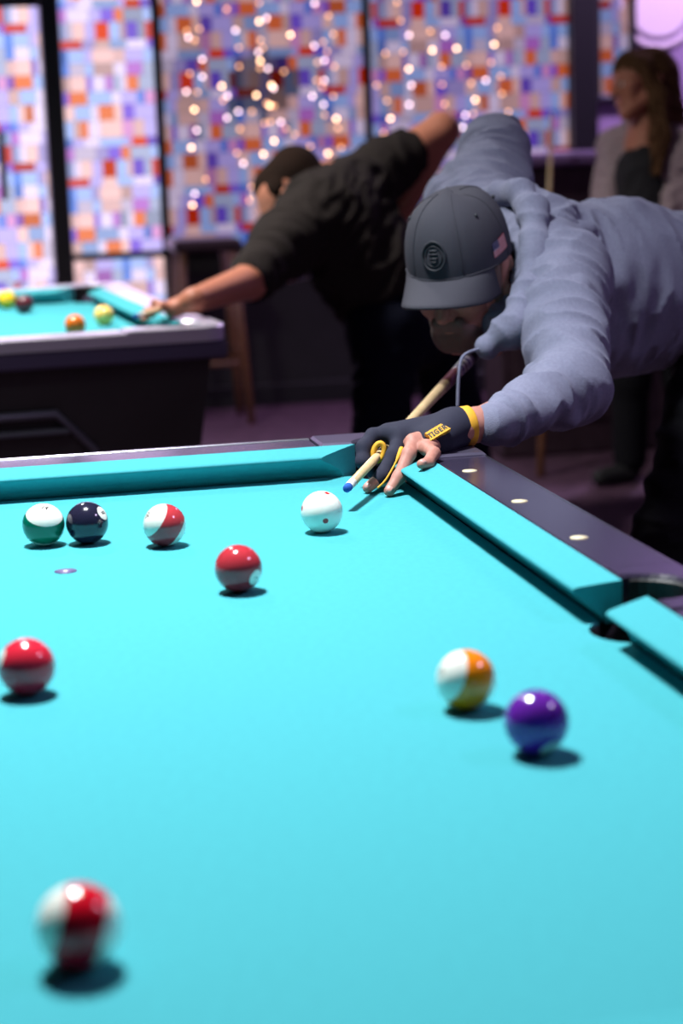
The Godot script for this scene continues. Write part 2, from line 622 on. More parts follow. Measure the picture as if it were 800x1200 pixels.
func windows() -> void:
	var pane := pane_mesh()
	var tints := {}
	# [x from, x to, y from, y to, brightness, where the repeat starts across and down, label]
	var list := [
		[-0.42, 0.4, 0.5, 1.828, 1.25, 0.37, 0.3, "mosaic glass door pane left of the thick black post"],
		[0.485, 0.897, 0.735, 1.93, 1.15, 0.0, 0.0, "narrow bright mosaic window between two black posts"],
		[0.485, 0.897, 0.45, 0.715, 1.1, 0.45, 0.5, "small low mosaic window under the narrow one"],
		[0.933, 1.854, 0.745, 1.93, 0.52, 0.2, 0.62, "wide mosaic window behind the hanging fairy lights and dark-shirted player"],
		[1.886, 2.83, 0.745, 1.93, 0.5, 0.9, 0.1, "wide mosaic window above the raised grey elbow"],
		[2.985, 3.13, 1.36, 1.93, 0.36, 0.1, 0.2, "dim narrow mosaic panel standing in for a window reflection on the lavender wall"],  # glowing panes painted in for the windows mirrored in the wall
	]
	var n := 0
	var rng := RandomNumberGenerator.new()
	rng.seed = 5
	for q in list:
		n += 1
		var x0: float = q[0]
		var x1: float = q[1]
		var y0: float = q[2]
		var y1: float = q[3]
		var w := Node3D.new()
		w.name = "window_%d" % n
		add_child(w)
		w.position = Vector3((x0 + x1) / 2, y0, -6.985)
		w.set_meta("label", q[7])
		w.set_meta("kind", "structure")
		var fx := (x1 - x0) / 2
		var fh := y1 - y0
		# frame: four bars round the panes, and a backing sheet
		obj("frame", join([moved(box(Vector3(fx * 2 + 0.06, 0.03, 0.06), 0.004), Vector3(0, fh + 0.015, 0)), moved(box(Vector3(fx * 2 + 0.06, 0.02, 0.06), 0.004), Vector3(0, -0.01, 0)), moved(box(Vector3(0.03, fh, 0.06), 0.004), Vector3(-fx - 0.016, fh / 2, 0)), moved(box(Vector3(0.03, fh, 0.06), 0.004), Vector3(fx + 0.016, fh / 2, 0))]), M.frame, w)
		obj("backing", moved(box(Vector3(fx * 2, fh, 0.006), 0.0), Vector3(0, fh / 2, -0.008)), M.frame, w)
		const TW := 0.41
		const TH := 0.6
		var row := 0
		var top: float = y1 + q[6] * TH
		while top > y0:
			var r: Array = TILE[row % TILE.size()]
			row += 1
			var h: float = r[0] / 620.0 * TH
			var bottom := top - h
			var a := maxf(bottom, y0)
			var b := minf(top, y1)
			top = bottom
			if b - a < 0.008:
				continue
			var left: float = x0 - q[5] * TW
			while left < x1:
				for k in range(1, r.size()):
					var right: float = left + r[k][0] / 100.0 * TW
					var c := maxf(left, x0)
					var d := minf(right, x1)
					left = right
					if d - c < 0.006:
						continue
					var bright: float = q[4]
					var mid := Vector2((c + d) / 2, (a + b) / 2)
					if n == 4 and (mid - Vector2(1.4, 1.47)).length() < 0.1 + rng.randf() * 0.1:
						bright *= 0.2        # darker pieces in the middle of this window
					elif rng.randf() < 0.18:
						bright *= 0.72
					var key := "%s %.2f" % [r[k][1], bright]
					if not tints.has(key):
						var t: Array = TONES[r[k][1]]
						var col := rgb(t[0], t[1], t[2])
						if q[4] < 0.9:       # same film, colour deepened to stand in for weaker backlight
							col = Color.from_hsv(col.h, minf(1.0, col.s * 1.22), col.v)
						tints[key] = glow(col, bright)
						tints[key].albedo_color = col.darkened(0.7)
						tints[key].roughness = 0.2
					var o := obj("pane", pane, tints[key], w, Vector3(mid.x - w.position.x, mid.y - y0, rng.randf() * 0.004))
					o.scale = Vector3(d - c - 0.0015, b - a - 0.0015, 0.008)
		var l := AreaLight3D.new()
		l.name = "window_light"
		l.light_color = rgb(214, 184, 236)
		l.area_size = Vector2(fx * 2, fh)
		l.light_energy = q[4] * fx * 2 * fh * 0.5
		l.area_range = 14.0
		l.area_attenuation = 2.0
		l.shadow_enabled = true
		l.position = Vector3(0, fh / 2, 0.05)
		l.rotation_degrees = Vector3(0, 180, 0)
		w.add_child(l)
	# the door that holds the first pane: a wide post and a pull bar
	struct("trim_2", box(Vector3(0.085, 2.3, 0.12), 0.006), M.frame, "thick black post beside the mosaic glass door", Vector3(0.443, 1.15, -6.95))
	struct("trim_3", box(Vector3(1.0, 0.25, 0.1), 0.006), M.frame, "black header above the mosaic glass door", Vector3(-0.1, 1.99, -6.95))
	var t := thing("door_pull", "black vertical pull bar on the mosaic glass door", "handle", Vector3(0.2, 1.1, -6.9))
	obj("bar", moved(box(Vector3(0.03, 0.3, 0.03), 0.01), Vector3(0, 0.05, 0.04)), M.frame, t)
	for s in [-0.05, 0.15]:
		obj("bracket", moved(box(Vector3(0.02, 0.02, 0.11), 0.004), Vector3(0, s, -0.02)), M.frame, t)


func moved(m: Mesh, by: Vector3) -> ArrayMesh:
	var st := SurfaceTool.new()
	st.begin(Mesh.PRIMITIVE_TRIANGLES)
	st.append_from(m, 0, Transform3D(Basis(), by))
	return st.commit()


func turned(m: Mesh, t: Transform3D) -> ArrayMesh:
	var st := SurfaceTool.new()
	st.begin(Mesh.PRIMITIVE_TRIANGLES)
	st.append_from(m, 0, t)
	return st.commit()


# ------------------------------------------------------------------ pool tables
func cushion_mesh(s0: float, s1: float, e0: float, e1: float) -> ArrayMesh:
	# runs along x from s0 to s1 at the nose; z is the way outward from the nose; e: how far each end runs on per metre outward
	var prof := [Vector2(0.052, 0.047), Vector2(0.03, 0.0436), Vector2(0.008, 0.0398), Vector2(0.002, 0.038), Vector2(0.0, 0.0355), Vector2(0.0016, 0.0326), Vector2(0.014, 0.0235), Vector2(0.028, 0.0115), Vector2(0.034, -0.002), Vector2(0.052, -0.002)]
	var st := start(true)
	var ring0 := []
	var ring1 := []
	for p in prof:
		ring0.append(Vector3(s0 - p.x * e0, p.y, p.x))
		ring1.append(Vector3(s1 + p.x * e1, p.y, p.x))
	for k in prof.size():
		var j := (k + 1) % prof.size()
		st.set_smooth_group(0 if k < prof.size() - 3 else -1)
		face(st, ring0[k], ring1[k], ring1[j], ring0[j], Vector3(0, prof[k].y + prof[j].y - 0.045, prof[k].x + prof[j].x - 0.06))
	st.set_smooth_group(-1)
	var flat_poly := PackedVector2Array()
	for p in prof:
		flat_poly.append(p)
	var tris := Geometry2D.triangulate_polygon(flat_poly)
	for k in range(0, tris.size(), 3):
		face3(st, ring0[tris[k]], ring0[tris[k + 1]], ring0[tris[k + 2]], Vector3(-1, 0, 0))
		face3(st, ring1[tris[k]], ring1[tris[k + 1]], ring1[tris[k + 2]], Vector3(1, 0, 0))
	return flat(st)


func arc_wall(r: float, a0: float, a1: float, y0: float, y1: float, thick: float) -> ArrayMesh:
	var poly := PackedVector2Array()
	for k in 17:
		var a := lerpf(a0, a1, k / 16.0)
		poly.append(Vector2(cos(a), sin(a)) * r)
	for k in 17:
		var a := lerpf(a1, a0, k / 16.0)
		poly.append(Vector2(cos(a), sin(a)) * (r + thick))
	return prism(poly, y0, y1, 0.002)


func pool_table(t: Node3D, ax: float, az: float, zs: float, slim := false) -> void:
	# built round the table's middle, long side along z, cloth at TY; zs: where the side pockets sit
	var corner := []
	var holes := []
	for sx in [-1, 1]:
		for sz in [-1, 1]:
			var c := Vector2(sx * (ax + 0.032), sz * (az + 0.032))
			corner.append(c)
			holes.append([c, 0.062])
	for sx in [-1, 1]:
		holes.append([Vector2(sx * (ax + 0.06), zs), 0.056])
	var bed := PackedVector2Array([Vector2(-ax - 0.03, -az - 0.03), Vector2(ax + 0.03, -az - 0.03), Vector2(ax + 0.03, az + 0.03), Vector2(-ax - 0.03, az + 0.03)])
	for h in holes:
		bed = cut(bed, circle(h[0], h[1] + 0.001))
	obj("cloth_bed", prism(bed, TY - 0.03, TY), M.cloth, t)
	for h in holes:
		var r: float = h[1]
		obj("pocket_liner", lathe([Vector2(0, -0.085), Vector2(r - 0.03, -0.085), Vector2(r - 0.008, -0.06), Vector2(r, -0.03), Vector2(r, -0.004), Vector2(r + 0.004, -0.004), Vector2(r + 0.004, -0.03), Vector2(r - 0.004, -0.06), Vector2(r - 0.026, -0.09), Vector2(0, -0.09)], 32), M.liner, t, Vector3(h[0].x, TY, h[0].y))
		var is_side: bool = absf(h[0].y) < 0.3
		var mid: float = atan2(0.0 if is_side else h[0].y, h[0].x) if is_side else atan2(signf(h[0].y), signf(h[0].x))
		var sweep := 1.45 if is_side else 1.75
		obj("pocket_rim", arc_wall(r - 0.002, mid - sweep, mid + sweep, -0.004, 0.043, 0.006), M.black_plastic, t, Vector3(h[0].x, TY, h[0].y))
	# cushions
	const CO := 0.09
	var parts := [
		[Vector3(0, 0, -az), PI, -(ax - CO), ax - CO, 1.25, 1.25],
		[Vector3(0, 0, az), 0.0, -(ax - CO), ax - CO, 1.25, 1.25],
		[Vector3(ax, 0, 0), PI / 2, -(az - CO), -(zs + 0.054), 1.25, 0.3],
		[Vector3(ax, 0, 0), PI / 2, -(zs - 0.054), az - CO, 0.3, 1.25],
		[Vector3(-ax, 0, 0), -PI / 2, -(az - CO), zs - 0.054, 1.25, 0.3],
		[Vector3(-ax, 0, 0), -PI / 2, zs + 0.054, az - CO, 0.3, 1.25],
	]
	for p in parts:
		var o := obj("cushion", cushion_mesh(p[2], p[3], p[4], p[5]), M.cloth, t, p[0] + Vector3(0, TY, 0))
		o.rotation.y = p[1]
	# flat rails with inlaid sights
	var ex := ax - 0.08
	var ez := az - 0.12
	var rails := [
		[-ex, ex, -az - 0.14, -az - 0.052], [-ex, ex, az + 0.052, az + 0.14],
		[ax + 0.052, ax + 0.14, -ez, zs - 0.1], [ax + 0.052, ax + 0.14, zs + 0.1, ez],
		[-ax - 0.14, -ax - 0.052, -ez, zs - 0.1], [-ax - 0.14, -ax - 0.052, zs + 0.1, ez],
	]
	var disc := lathe([Vector2(0, -0.001), Vector2(0.011, -0.001), Vector2(0.011, 0.0006), Vector2(0, 0.0008)], 20)
	for r in rails:
		var poly := PackedVector2Array([Vector2(r[0], r[2]), Vector2(r[1], r[2]), Vector2(r[1], r[3]), Vector2(r[0], r[3])])
		var o := obj("rail", prism(poly, TY - (-0.012 if slim else 0.06), TY + 0.046, 0.005), M.silver if slim else M.laminate, t)
		if not slim:
			var w: float = r[1] - r[0]
			var d: float = r[3] - r[2]
			if w > d:
				obj("edge_trim", moved(box(Vector3(w, 0.012, 0.012), 0.003), Vector3((r[0] + r[1]) / 2, TY + 0.0415, signf(r[2]) * (az + 0.1355))), M.chrome, o)
			else:
				obj("edge_trim", moved(box(Vector3(0.008, 0.008, d), 0.002), Vector3(signf(r[0]) * (ax + 0.138), TY + 0.0418, (r[2] + r[3]) / 2)), M.chrome, o)
		var long: bool = absf(r[1] - r[0]) > absf(r[3] - r[2])
		for k in 7:
			var f := (k - 3) * 0.25
			var p := Vector3(f * 2 * ax, TY + 0.0462, signf(r[2]) * (az + 0.08)) if long else Vector3(signf(r[0]) * (ax + 0.08), TY + 0.0462, f * az)
			if (not long and p.z > r[2] and p.z < r[3]):
				if k == 3 and not long:
					continue
				obj("sight", disc, M.sight, o, p)
	# castings at the corners and beside the side pockets
	for sx in [-1.0, 1.0]:
		for sz in [-1.0, 1.0]:
			var pts := PackedVector2Array([Vector2(-0.079, 0.054), Vector2(0.054, 0.054), Vector2(0.054, -0.119), Vector2(0.141, -0.119)])
			for k in 9:
				var a := PI / 2 * k / 8.0
				pts.append(Vector2(0.076, 0.076) + Vector2(cos(a), sin(a)) * 0.065)
			pts.append(Vector2(-0.079, 0.141))
			var poly := PackedVector2Array()
			for p in pts:
				poly.append(Vector2(sx * (ax + p.x), sz * (az + p.y)))
			poly = cut(poly, circle(Vector2(sx * (ax + 0.032), sz * (az + 0.032)), 0.0635))
			obj("corner_casting", prism(poly, TY - (-0.012 if slim else 0.061), TY + 0.05, 0.004), M.silver if slim else M.casting, t)
		var poly := PackedVector2Array([Vector2(sx * (ax + 0.053), zs - 0.0995), Vector2(sx * (ax + 0.141), zs - 0.0995), Vector2(sx * (ax + 0.141), zs + 0.0995), Vector2(sx * (ax + 0.053), zs + 0.0995)])
		poly = cut(poly, circle(Vector2(sx * (ax + 0.06), zs), 0.0575))
		obj("side_casting", prism(poly, TY - (-0.012 if slim else 0.061), TY + 0.048, 0.004), M.silver if slim else M.laminate, t)
	# cabinet, apron and legs
	var ah := 0.044 if slim else 0.06
	var ay := TY - (0.0105 if slim else 0.0915)
	var boards := []
	for s in [-1, 1]:
		boards.append(moved(box(Vector3(0.05, ah, az * 2 + 0.272), 0.006), Vector3(s * (ax + 0.111), ay, 0)))
		boards.append(moved(box(Vector3(ax * 2 + 0.172, ah, 0.05), 0.006), Vector3(0, ay, s * (az + 0.111))))
	obj("apron", join(boards), M.apron, t)
	var st := start()
	var a := Vector2(ax + 0.1, az + 0.1)
	var b := Vector2(ax + 0.04, az + 0.04)
	var yt := TY - (0.033 if slim else 0.122)
	var yb := TY - 0.5
	for k in 4:
		var c0: Vector2 = [Vector2(-1, -1), Vector2(1, -1), Vector2(1, 1), Vector2(-1, 1)][k]
		var c1: Vector2 = [Vector2(-1, -1), Vector2(1, -1), Vector2(1, 1), Vector2(-1, 1)][(k + 1) % 4]
		face(st, v3(a * c0, yt), v3(a * c1, yt), v3(b * c1, yb), v3(b * c0, yb), v3(c0 + c1, 0))
	face(st, v3(Vector2(-b.x, -b.y), yb), v3(Vector2(b.x, -b.y), yb), v3(Vector2(b.x, b.y), yb), v3(Vector2(-b.x, b.y), yb), Vector3.DOWN)
	obj("cabinet", flat(st), M.cabinet, t)
	for sx in [-1, 1]:
		for sz in [-1, 1]:
			obj("leg", moved(box(Vector3(0.16, TY - 0.52, 0.16), 0.01), Vector3(sx * (ax - 0.1), (TY - 0.5) / 2 + 0.02, sz * (az - 0.1))), M.cabinet, t)
			obj("foot", lathe([Vector2(0, 0), Vector2(0.05, 0), Vector2(0.05, 0.02), Vector2(0.02, 0.035), Vector2(0, 0.035)], 20), M.chrome, t, Vector3(sx * (ax - 0.1), 0, sz * (az - 0.1)))


func main_table() -> void:
	var t := thing("pool_table", "pool table with turquoise cloth in the foreground", "pool table")
	pool_table(t, 0.495, 0.97, 0.022)
	obj("foot_spot", lathe([Vector2(0, 0.0), Vector2(0.0145, 0.0), Vector2(0.0145, 0.0005), Vector2(0, 0.0006)], 28), M.spot, t, Vector3(-0.0266, TY, -0.485))
	obj("foot_spot_centre", lathe([Vector2(0, 0.0), Vector2(0.003, 0.0), Vector2(0.003, 0.0009), Vector2(0, 0.001)], 16), M.spot_white, t, Vector3(-0.0266, TY, -0.485))


func far_table() -> void:
	var t := thing("pool_table", "far pool table with dark cabinet, played by the dark-shirted man", "pool table", Vector3(-0.88, 0, -3.59))
	t.rotation = Vector3(0, PI / 2 + 0.075, 0)
	pool_table(t, 0.64, 1.25, 0.0, true)
	# ball return: a trimmed opening in the cabinet's side
	var pts := []
	for q in [Vector2(0.34, -0.19), Vector2(0.36, 0.0), Vector2(0.95, 0.0), Vector2(1.045, -0.1), Vector2(1.045, -0.2)]:
		pts.append(Vector3(-0.735 - q.y * 0.16, 0.61 + q.y, q.x))
	var o := obj("ball_return", tube(smooth_path(pts, 1), [0.011], 8), M.steel, t)
	obj("shelf", moved(box(Vector3(0.03, 0.012, 0.6), 0.003), Vector3(-0.73, 0.565, 0.68)), M.steel, o)
	var spots := [Vector3(0.0734, 0.7886, -4.247), Vector3(0.1162, 0.7886, -4.0638), Vector3(0.2126, 0.7886, -3.3299), Vector3(0.3115, 0.7886, -3.5618)]
	var kinds := [["yellow ball at the left edge of the far table", rgb(236, 190, 40)], ["dark maroon ball next to the yellow ball on the far table", rgb(88, 28, 36)], ["orange ball on the far table", rgb(226, 110, 30)], ["pale yellow ball on the far table, nearest its corner pocket", rgb(240, 206, 110)]]
	for k in 4:
		ball(kinds[k][0], kinds[k][1], "", false, Vector3(0, 1, 0.2).normalized(), spots[k], "balls on the far table")


# ------------------------------------------------------------------ balls
const DIGITS := {
	"1": [Vector2(0.2, 1.25), Vector2(0.55, 1.55), Vector2(0.55, 0)],
	"3": [Vector2(0.1, 1.45), Vector2(0.45, 1.6), Vector2(0.85, 1.35), Vector2(0.75, 0.95), Vector2(0.4, 0.85), Vector2(0.8, 0.7), Vector2(0.9, 0.3), Vector2(0.5, 0), Vector2(0.08, 0.15)],
	"4": [Vector2(0.65, 0), Vector2(0.65, 1.6), Vector2(0.05, 0.5), Vector2(0.95, 0.5)],
	"5": [Vector2(0.85, 1.6), Vector2(0.2, 1.6), Vector2(0.12, 0.85), Vector2(0.5, 1.0), Vector2(0.88, 0.75), Vector2(0.85, 0.25), Vector2(0.5, 0), Vector2(0.08, 0.12)],
	"7": [Vector2(0.05, 1.6), Vector2(0.92, 1.6), Vector2(0.4, 0)],
	"8": [Vector2(0.5, 0.85), Vector2(0.85, 1.15), Vector2(0.8, 1.5), Vector2(0.5, 1.6), Vector2(0.2, 1.5), Vector2(0.15, 1.15), Vector2(0.5, 0.85), Vector2(0.9, 0.5), Vector2(0.85, 0.12), Vector2(0.5, 0), Vector2(0.15, 0.12), Vector2(0.1, 0.5), Vector2(0.5, 0.85)],
}
var sphere: ArrayMesh


func ball_sphere() -> ArrayMesh:
	if sphere:
		return sphere
	var st := start(true)
	const A := 48
	const B := 24
	for i in B:
		for j in A:
			var q := []
			for c in [[i, j], [i, j + 1], [i + 1, j + 1], [i + 1, j]]:
				var th: float = PI * c[0] / B
				var ph: float = TAU * c[1] / A
				q.append([Vector3(sin(th) * cos(ph), cos(th), sin(th) * sin(ph)), Vector2(float(c[1]) / A, float(c[0]) / B)])
			for k in [0, 2, 1, 0, 3, 2]:
				st.set_uv(q[k][1])
				st.set_normal(q[k][0])
				st.add_vertex(q[k][0] * BR)
	sphere = st.commit()
	return sphere


func stroke(p: Vector2, list: Array) -> float:
	var d := 9.0
	for k in list.size() - 1:
		d = minf(d, p.distance_to(Geometry2D.get_closest_point_to_segment(p, list[k], list[k + 1])))
	return d


func ball_material(c: Color, number: String, striped: bool, dots: bool) -> StandardMaterial3D:
	const W := 512
	const H := 256
	var white := Color(0.955, 0.945, 0.9)
	var im := Image.create(W, H, false, Image.FORMAT_RGB8)
	im.fill(c)
	if striped:
		im.fill_rect(Rect2i(0, 0, W, int(H * 60.0 / 180.0)), white)
		im.fill_rect(Rect2i(0, int(H * 120.0 / 180.0), W, H), white)
	if dots:
		im.fill(white)
	if number or dots:
		for y in H:
			var th := PI * (y + 0.5) / H
			for x in W:
				var ph := TAU * (x + 0.5) / W
				if dots:
					var v := Vector3(sin(th) * cos(ph), cos(th), sin(th) * sin(ph)).abs()
					if maxf(v.x, maxf(v.y, v.z)) > 0.9915:
						im.set_pixel(x, y, Color(0.74, 0.1, 0.12))
				elif th < 0.4 or th > PI - 0.4:
					var r := minf(th, PI - th)
					if r < 0.36:
						var p := Vector2(cos(ph), sin(ph)) * r
						var n := number.length()
						var col := white
						for k in n:
							var q := Vector2(p.x / 0.16 + n * 0.55 - k * 1.1, p.y / 0.16 + 0.8)
							if stroke(q, DIGITS[number[k]]) < 0.16:
								col = Color(0.06, 0.06, 0.07)
						im.set_pixel(x, y, col)
	var m := mat(Color.WHITE, 0.14, 0.0, 0.5)
	m.albedo_texture = ImageTexture.create_from_image(im)
	m.clearcoat_enabled = true
	m.clearcoat = 0.4
	m.clearcoat_roughness = 0.05
	return m


func ball(label: String, c: Color, number: String, striped: bool, pole: Vector3, where: Vector3, group := "", front := Vector3.ZERO) -> void:
	var m: StandardMaterial3D
	if group == "balls on the far table":
		m = mat(c, 0.1)
	else:
		m = ball_material(c, number, striped, label.begins_with("white cue ball"))
	var o := obj("cue_ball" if label.begins_with("white cue ball") else "pool_ball", ball_sphere(), m)
	var x := (front if front != Vector3.ZERO else Vector3(0.83, 0.21, 0.5))
	x = (x - pole * x.dot(pole)).normalized()
	o.transform = Transform3D(Basis(x, pole, x.cross(pole)), where)
	tag(o, label, "ball", group)


func balls_on_main_table() -> void:
	var g := "balls on the near table"
	var y := TY + BR
	ball("green and white striped ball touching the black ball", rgb(0, 108, 84), "14", true, Vector3(0.1048, 0.9011, 0.4208), Vector3(-0.042, y, -0.654), g)
	ball("black ball with a white number circle, beside the green striped ball", rgb(34, 32, 52), "8", false, Vector3(0.7454, 0.5146, 0.4237), Vector3(0.0158, y, -0.644), g)
	ball("maroon and white striped ball halfway between black ball and cue ball", rgb(184, 56, 64), "15", true, Vector3(-0.7972, 0.5747, 0.1847), Vector3(0.114, y, -0.59), g)
	ball("plain maroon ball left of and nearer than the cue ball", rgb(182, 50, 60), "7", false, Vector3(0.6256, -0.3098, 0.716), Vector3(0.167, y, -0.301), g)
	ball("orange and white striped ball behind the purple ball", rgb(236, 128, 20), "13", true, Vector3(-0.9095, 0.3866, 0.1529), Vector3(0.298, y, 0.239), g)
	ball("purple ball near the side pocket", rgb(96, 34, 146), "4", false, Vector3(-0.2419, 0.7072, -0.6643), Vector3(0.321, y, 0.385), g)
	ball("bright red plain ball at the left edge", rgb(212, 40, 60), "3", false, Vector3(-0.9008, 0.4243, 0.0924), Vector3(-0.104, y, 0.055), g)
	ball("red and white striped ball nearest the front", rgb(206, 14, 36), "11", true, Vector3(-0.9474, 0.3156, -0.0539), Vector3(-0.106, y, 0.718), g)
	ball("white cue ball with red dots in front of the cue tip", Color.WHITE, "", false, Vector3(-0.0221, -0.2628, 0.9646), Vector3(0.33, y, -0.6), g, Vector3(-0.9688, 0.2477, 0.0079))


# ------------------------------------------------------------------ people
class Head:
	var c: Vector3
	var s: Vector3   # the person's left
	var u: Vector3   # up
	var f: Vector3   # face
	var k := 1.0
	func at(x: float, y: float, z: float) -> Vector3:
		return c + (s * x + u * y + f * z) * k


func head_frame(c: Vector3, f: Vector3, up: Vector3, k := 1.0) -> Head:
	var h := Head.new()
	h.c = c
	h.f = f.normalized()
	h.u = (up - h.f * up.dot(h.f)).normalized()
	h.s = h.u.cross(h.f)
	h.k = k
	return h


func head_limbs(h: Head) -> Array:
	var k := h.k
	var o := [
		limb(h.at(0, 0.045, -0.03), h.at(0, 0.042, 0.022), 0.078 * k, 0.073 * k, 0.02),
		limb(h.at(0, 0.0, 0.04), h.at(0, -0.05, 0.05), 0.056 * k, 0.046 * k, 0.03),
		limb(h.at(0, 0.03, 0.045), h.at(0, 0.06, 0.035), 0.05 * k, 0.05 * k, 0.03),
	]
	for e in [-1.0, 1.0]:
		o.append(limb(h.at(e * 0.05, -0.045, 0.005), h.at(e * 0.012, -0.088, 0.068), 0.026 * k, 0.02 * k, 0.025))
		o.append(limb(h.at(e * 0.04, -0.008, 0.066), h.at(e * 0.036, -0.02, 0.066), 0.026 * k, 0.024 * k, 0.02))
	o.append(limb(h.at(0, -0.096, 0.074), h.at(0, -0.09, 0.07), 0.018 * k, 0.02 * k, 0.02))
	o.append(limb(h.at(-0.032, 0.022, 0.086), h.at(0.032, 0.022, 0.086), 0.011 * k, 0.011 * k, 0.015))
	for e in [-1.0, 1.0]:
		o.append(limb(h.at(e * 0.031, 0.004, 0.108), h.at(e * 0.031, 0.004, 0.102), 0.015 * k, 0.015 * k, 0.01, Vector3.ZERO, 1.0, 0.0, -1.0))
		o.append(limb(h.at(e * 0.031, 0.004, 0.088), h.at(e * 0.031, 0.004, 0.087), 0.012 * k, 0.012 * k, 0.004))
	o.append(limb(h.at(0, 0.018, 0.094), h.at(0, -0.022, 0.116), 0.008 * k, 0.0125 * k, 0.012))
	for e in [-1.0, 1.0]:
		o.append(limb(h.at(e * 0.011, -0.026, 0.104), h.at(e * 0.011, -0.024, 0.1), 0.0085 * k, 0.009 * k, 0.006))
	o.append(limb(h.at(-0.02, -0.05, 0.094), h.at(0.02, -0.05, 0.094), 0.0065 * k, 0.0065 * k, 0.008))
	o.append(limb(h.at(-0.016, -0.06, 0.094), h.at(0.016, -0.06, 0.094), 0.0075 * k, 0.0075 * k, 0.006))
	for e in [-1.0, 1.0]:
		# ears: a flat shell with a rolled edge
		o.append(limb(h.at(e * 0.078, -0.022, -0.006), h.at(e * 0.082, 0.014, -0.014), 0.014 * k, 0.018 * k, 0.008, h.s, 2.6))
		o.append(limb(h.at(e * 0.088, 0.022, -0.024), h.at(e * 0.088, 0.0, -0.03), 0.006 * k, 0.006 * k, 0.006))
		o.append(limb(h.at(e * 0.084, -0.02, -0.002), h.at(e * 0.082, -0.032, 0.0), 0.007 * k, 0.006 * k, 0.008))
		o.append(limb(h.at(e * 0.096, 0.0, -0.012), h.at(e * 0.096, -0.008, -0.01), 0.01 * k, 0.009 * k, 0.006, Vector3.ZERO, 1.0, 0.0, -1.0))
	return o


func eyes(h: Head, person: Node3D) -> void:
	for e in [-1.0, 1.0]:
		var o := obj("eye", body_mesh([limb(h.at(e * 0.031, 0.003, 0.0945), h.at(e * 0.031, 0.003, 0.094), 0.0085 * h.k, 0.0085 * h.k)], 0.003), M.eye, person)
		obj("iris", body_mesh([limb(h.at(e * 0.031, 0.003, 0.101), h.at(e * 0.031, 0.003, 0.1012), 0.0038 * h.k, 0.0038 * h.k)], 0.0016), M.iris, o)


func chain(pts: Array, radii: Array, k := 0.006, fold := 0.0) -> Array:
	var o := []
	for i in pts.size() - 1:
		o.append(limb(pts[i], pts[i + 1], radii[mini(i, radii.size() - 1)], radii[mini(i + 1, radii.size() - 1)], k, Vector3.ZERO, 1.0, fold))
	return o


func nail(tip: Vector3, along: Vector3, up: Vector3, r: float, parent: Node) -> void:
	var a := along.normalized()
	var u := (up - a * up.dot(a)).normalized()
	var pts := []
	for k in 5:
		pts.append(tip + a * (k - 2.0) * r * 0.35 + u * r * (0.86 - 0.03 * (k - 1) * (k - 1)))
	obj("fingernail", tube(pts, [r * 0.4, r * 0.62, r * 0.66, r * 0.62, r * 0.4], 8, 0.3, u), M.nail, parent)


func cue_stick(label: String, tip: Vector3, dir: Vector3) -> void:
	var t := thing("cue_stick", label, "cue stick", tip, "cue sticks")
	var y := dir.normalized()
	var x := y.cross(Vector3(0.2, 1, 0.1)).normalized()
	t.basis = Basis(x, y, x.cross(y))
	obj("tip", lathe([Vector2(0, 0), Vector2(0.004, 0.0006), Vector2(0.006, 0.003), Vector2(0.0064, 0.013), Vector2(0, 0.013)], 20), M.chalk, t)
	obj("ferrule", lathe([Vector2(0.0062, 0.013), Vector2(0.0064, 0.014), Vector2(0.0065, 0.038), Vector2(0, 0.038)], 20), M.ferrule, t)
	obj("shaft", lathe([Vector2(0, 0.038), Vector2(0.0065, 0.038), Vector2(0.0068, 0.3), Vector2(0.0085, 0.5), Vector2(0.0105, 0.715), Vector2(0, 0.715)], 20), M.maple, t)
	obj("joint_collar", lathe([Vector2(0.0105, 0.715), Vector2(0.0107, 0.718), Vector2(0.0112, 0.815), Vector2(0, 0.815)], 20), M.cue_red, t)
	for k in 4:
		var a := 0.815 + k * 0.03
		var r := 0.0113 + k * 0.0003
		obj("inlay_ring", lathe([Vector2(0, a), Vector2(r, a), Vector2(r, a + 0.014), Vector2(0, a + 0.014)], 20), M.cue_white, t)
		obj("forearm_band", lathe([Vector2(0, a + 0.014), Vector2(r, a + 0.014), Vector2(r, a + 0.03), Vector2(0, a + 0.03)], 20), [M.cue_blue, M.cue_black][k % 2], t)
	obj("forearm", lathe([Vector2(0, 0.935), Vector2(0.0122, 0.935), Vector2(0.0135, 1.08), Vector2(0, 1.08)], 20), M.cue_black, t)
	obj("wrap", lathe([Vector2(0, 1.08), Vector2(0.0138, 1.08), Vector2(0.0148, 1.36), Vector2(0, 1.36)], 20), M.cue_blue, t)
	obj("butt", lathe([Vector2(0, 1.36), Vector2(0.0149, 1.36), Vector2(0.0155, 1.45), Vector2(0.014, 1.47), Vector2(0, 1.47)], 20), M.cue_black, t)


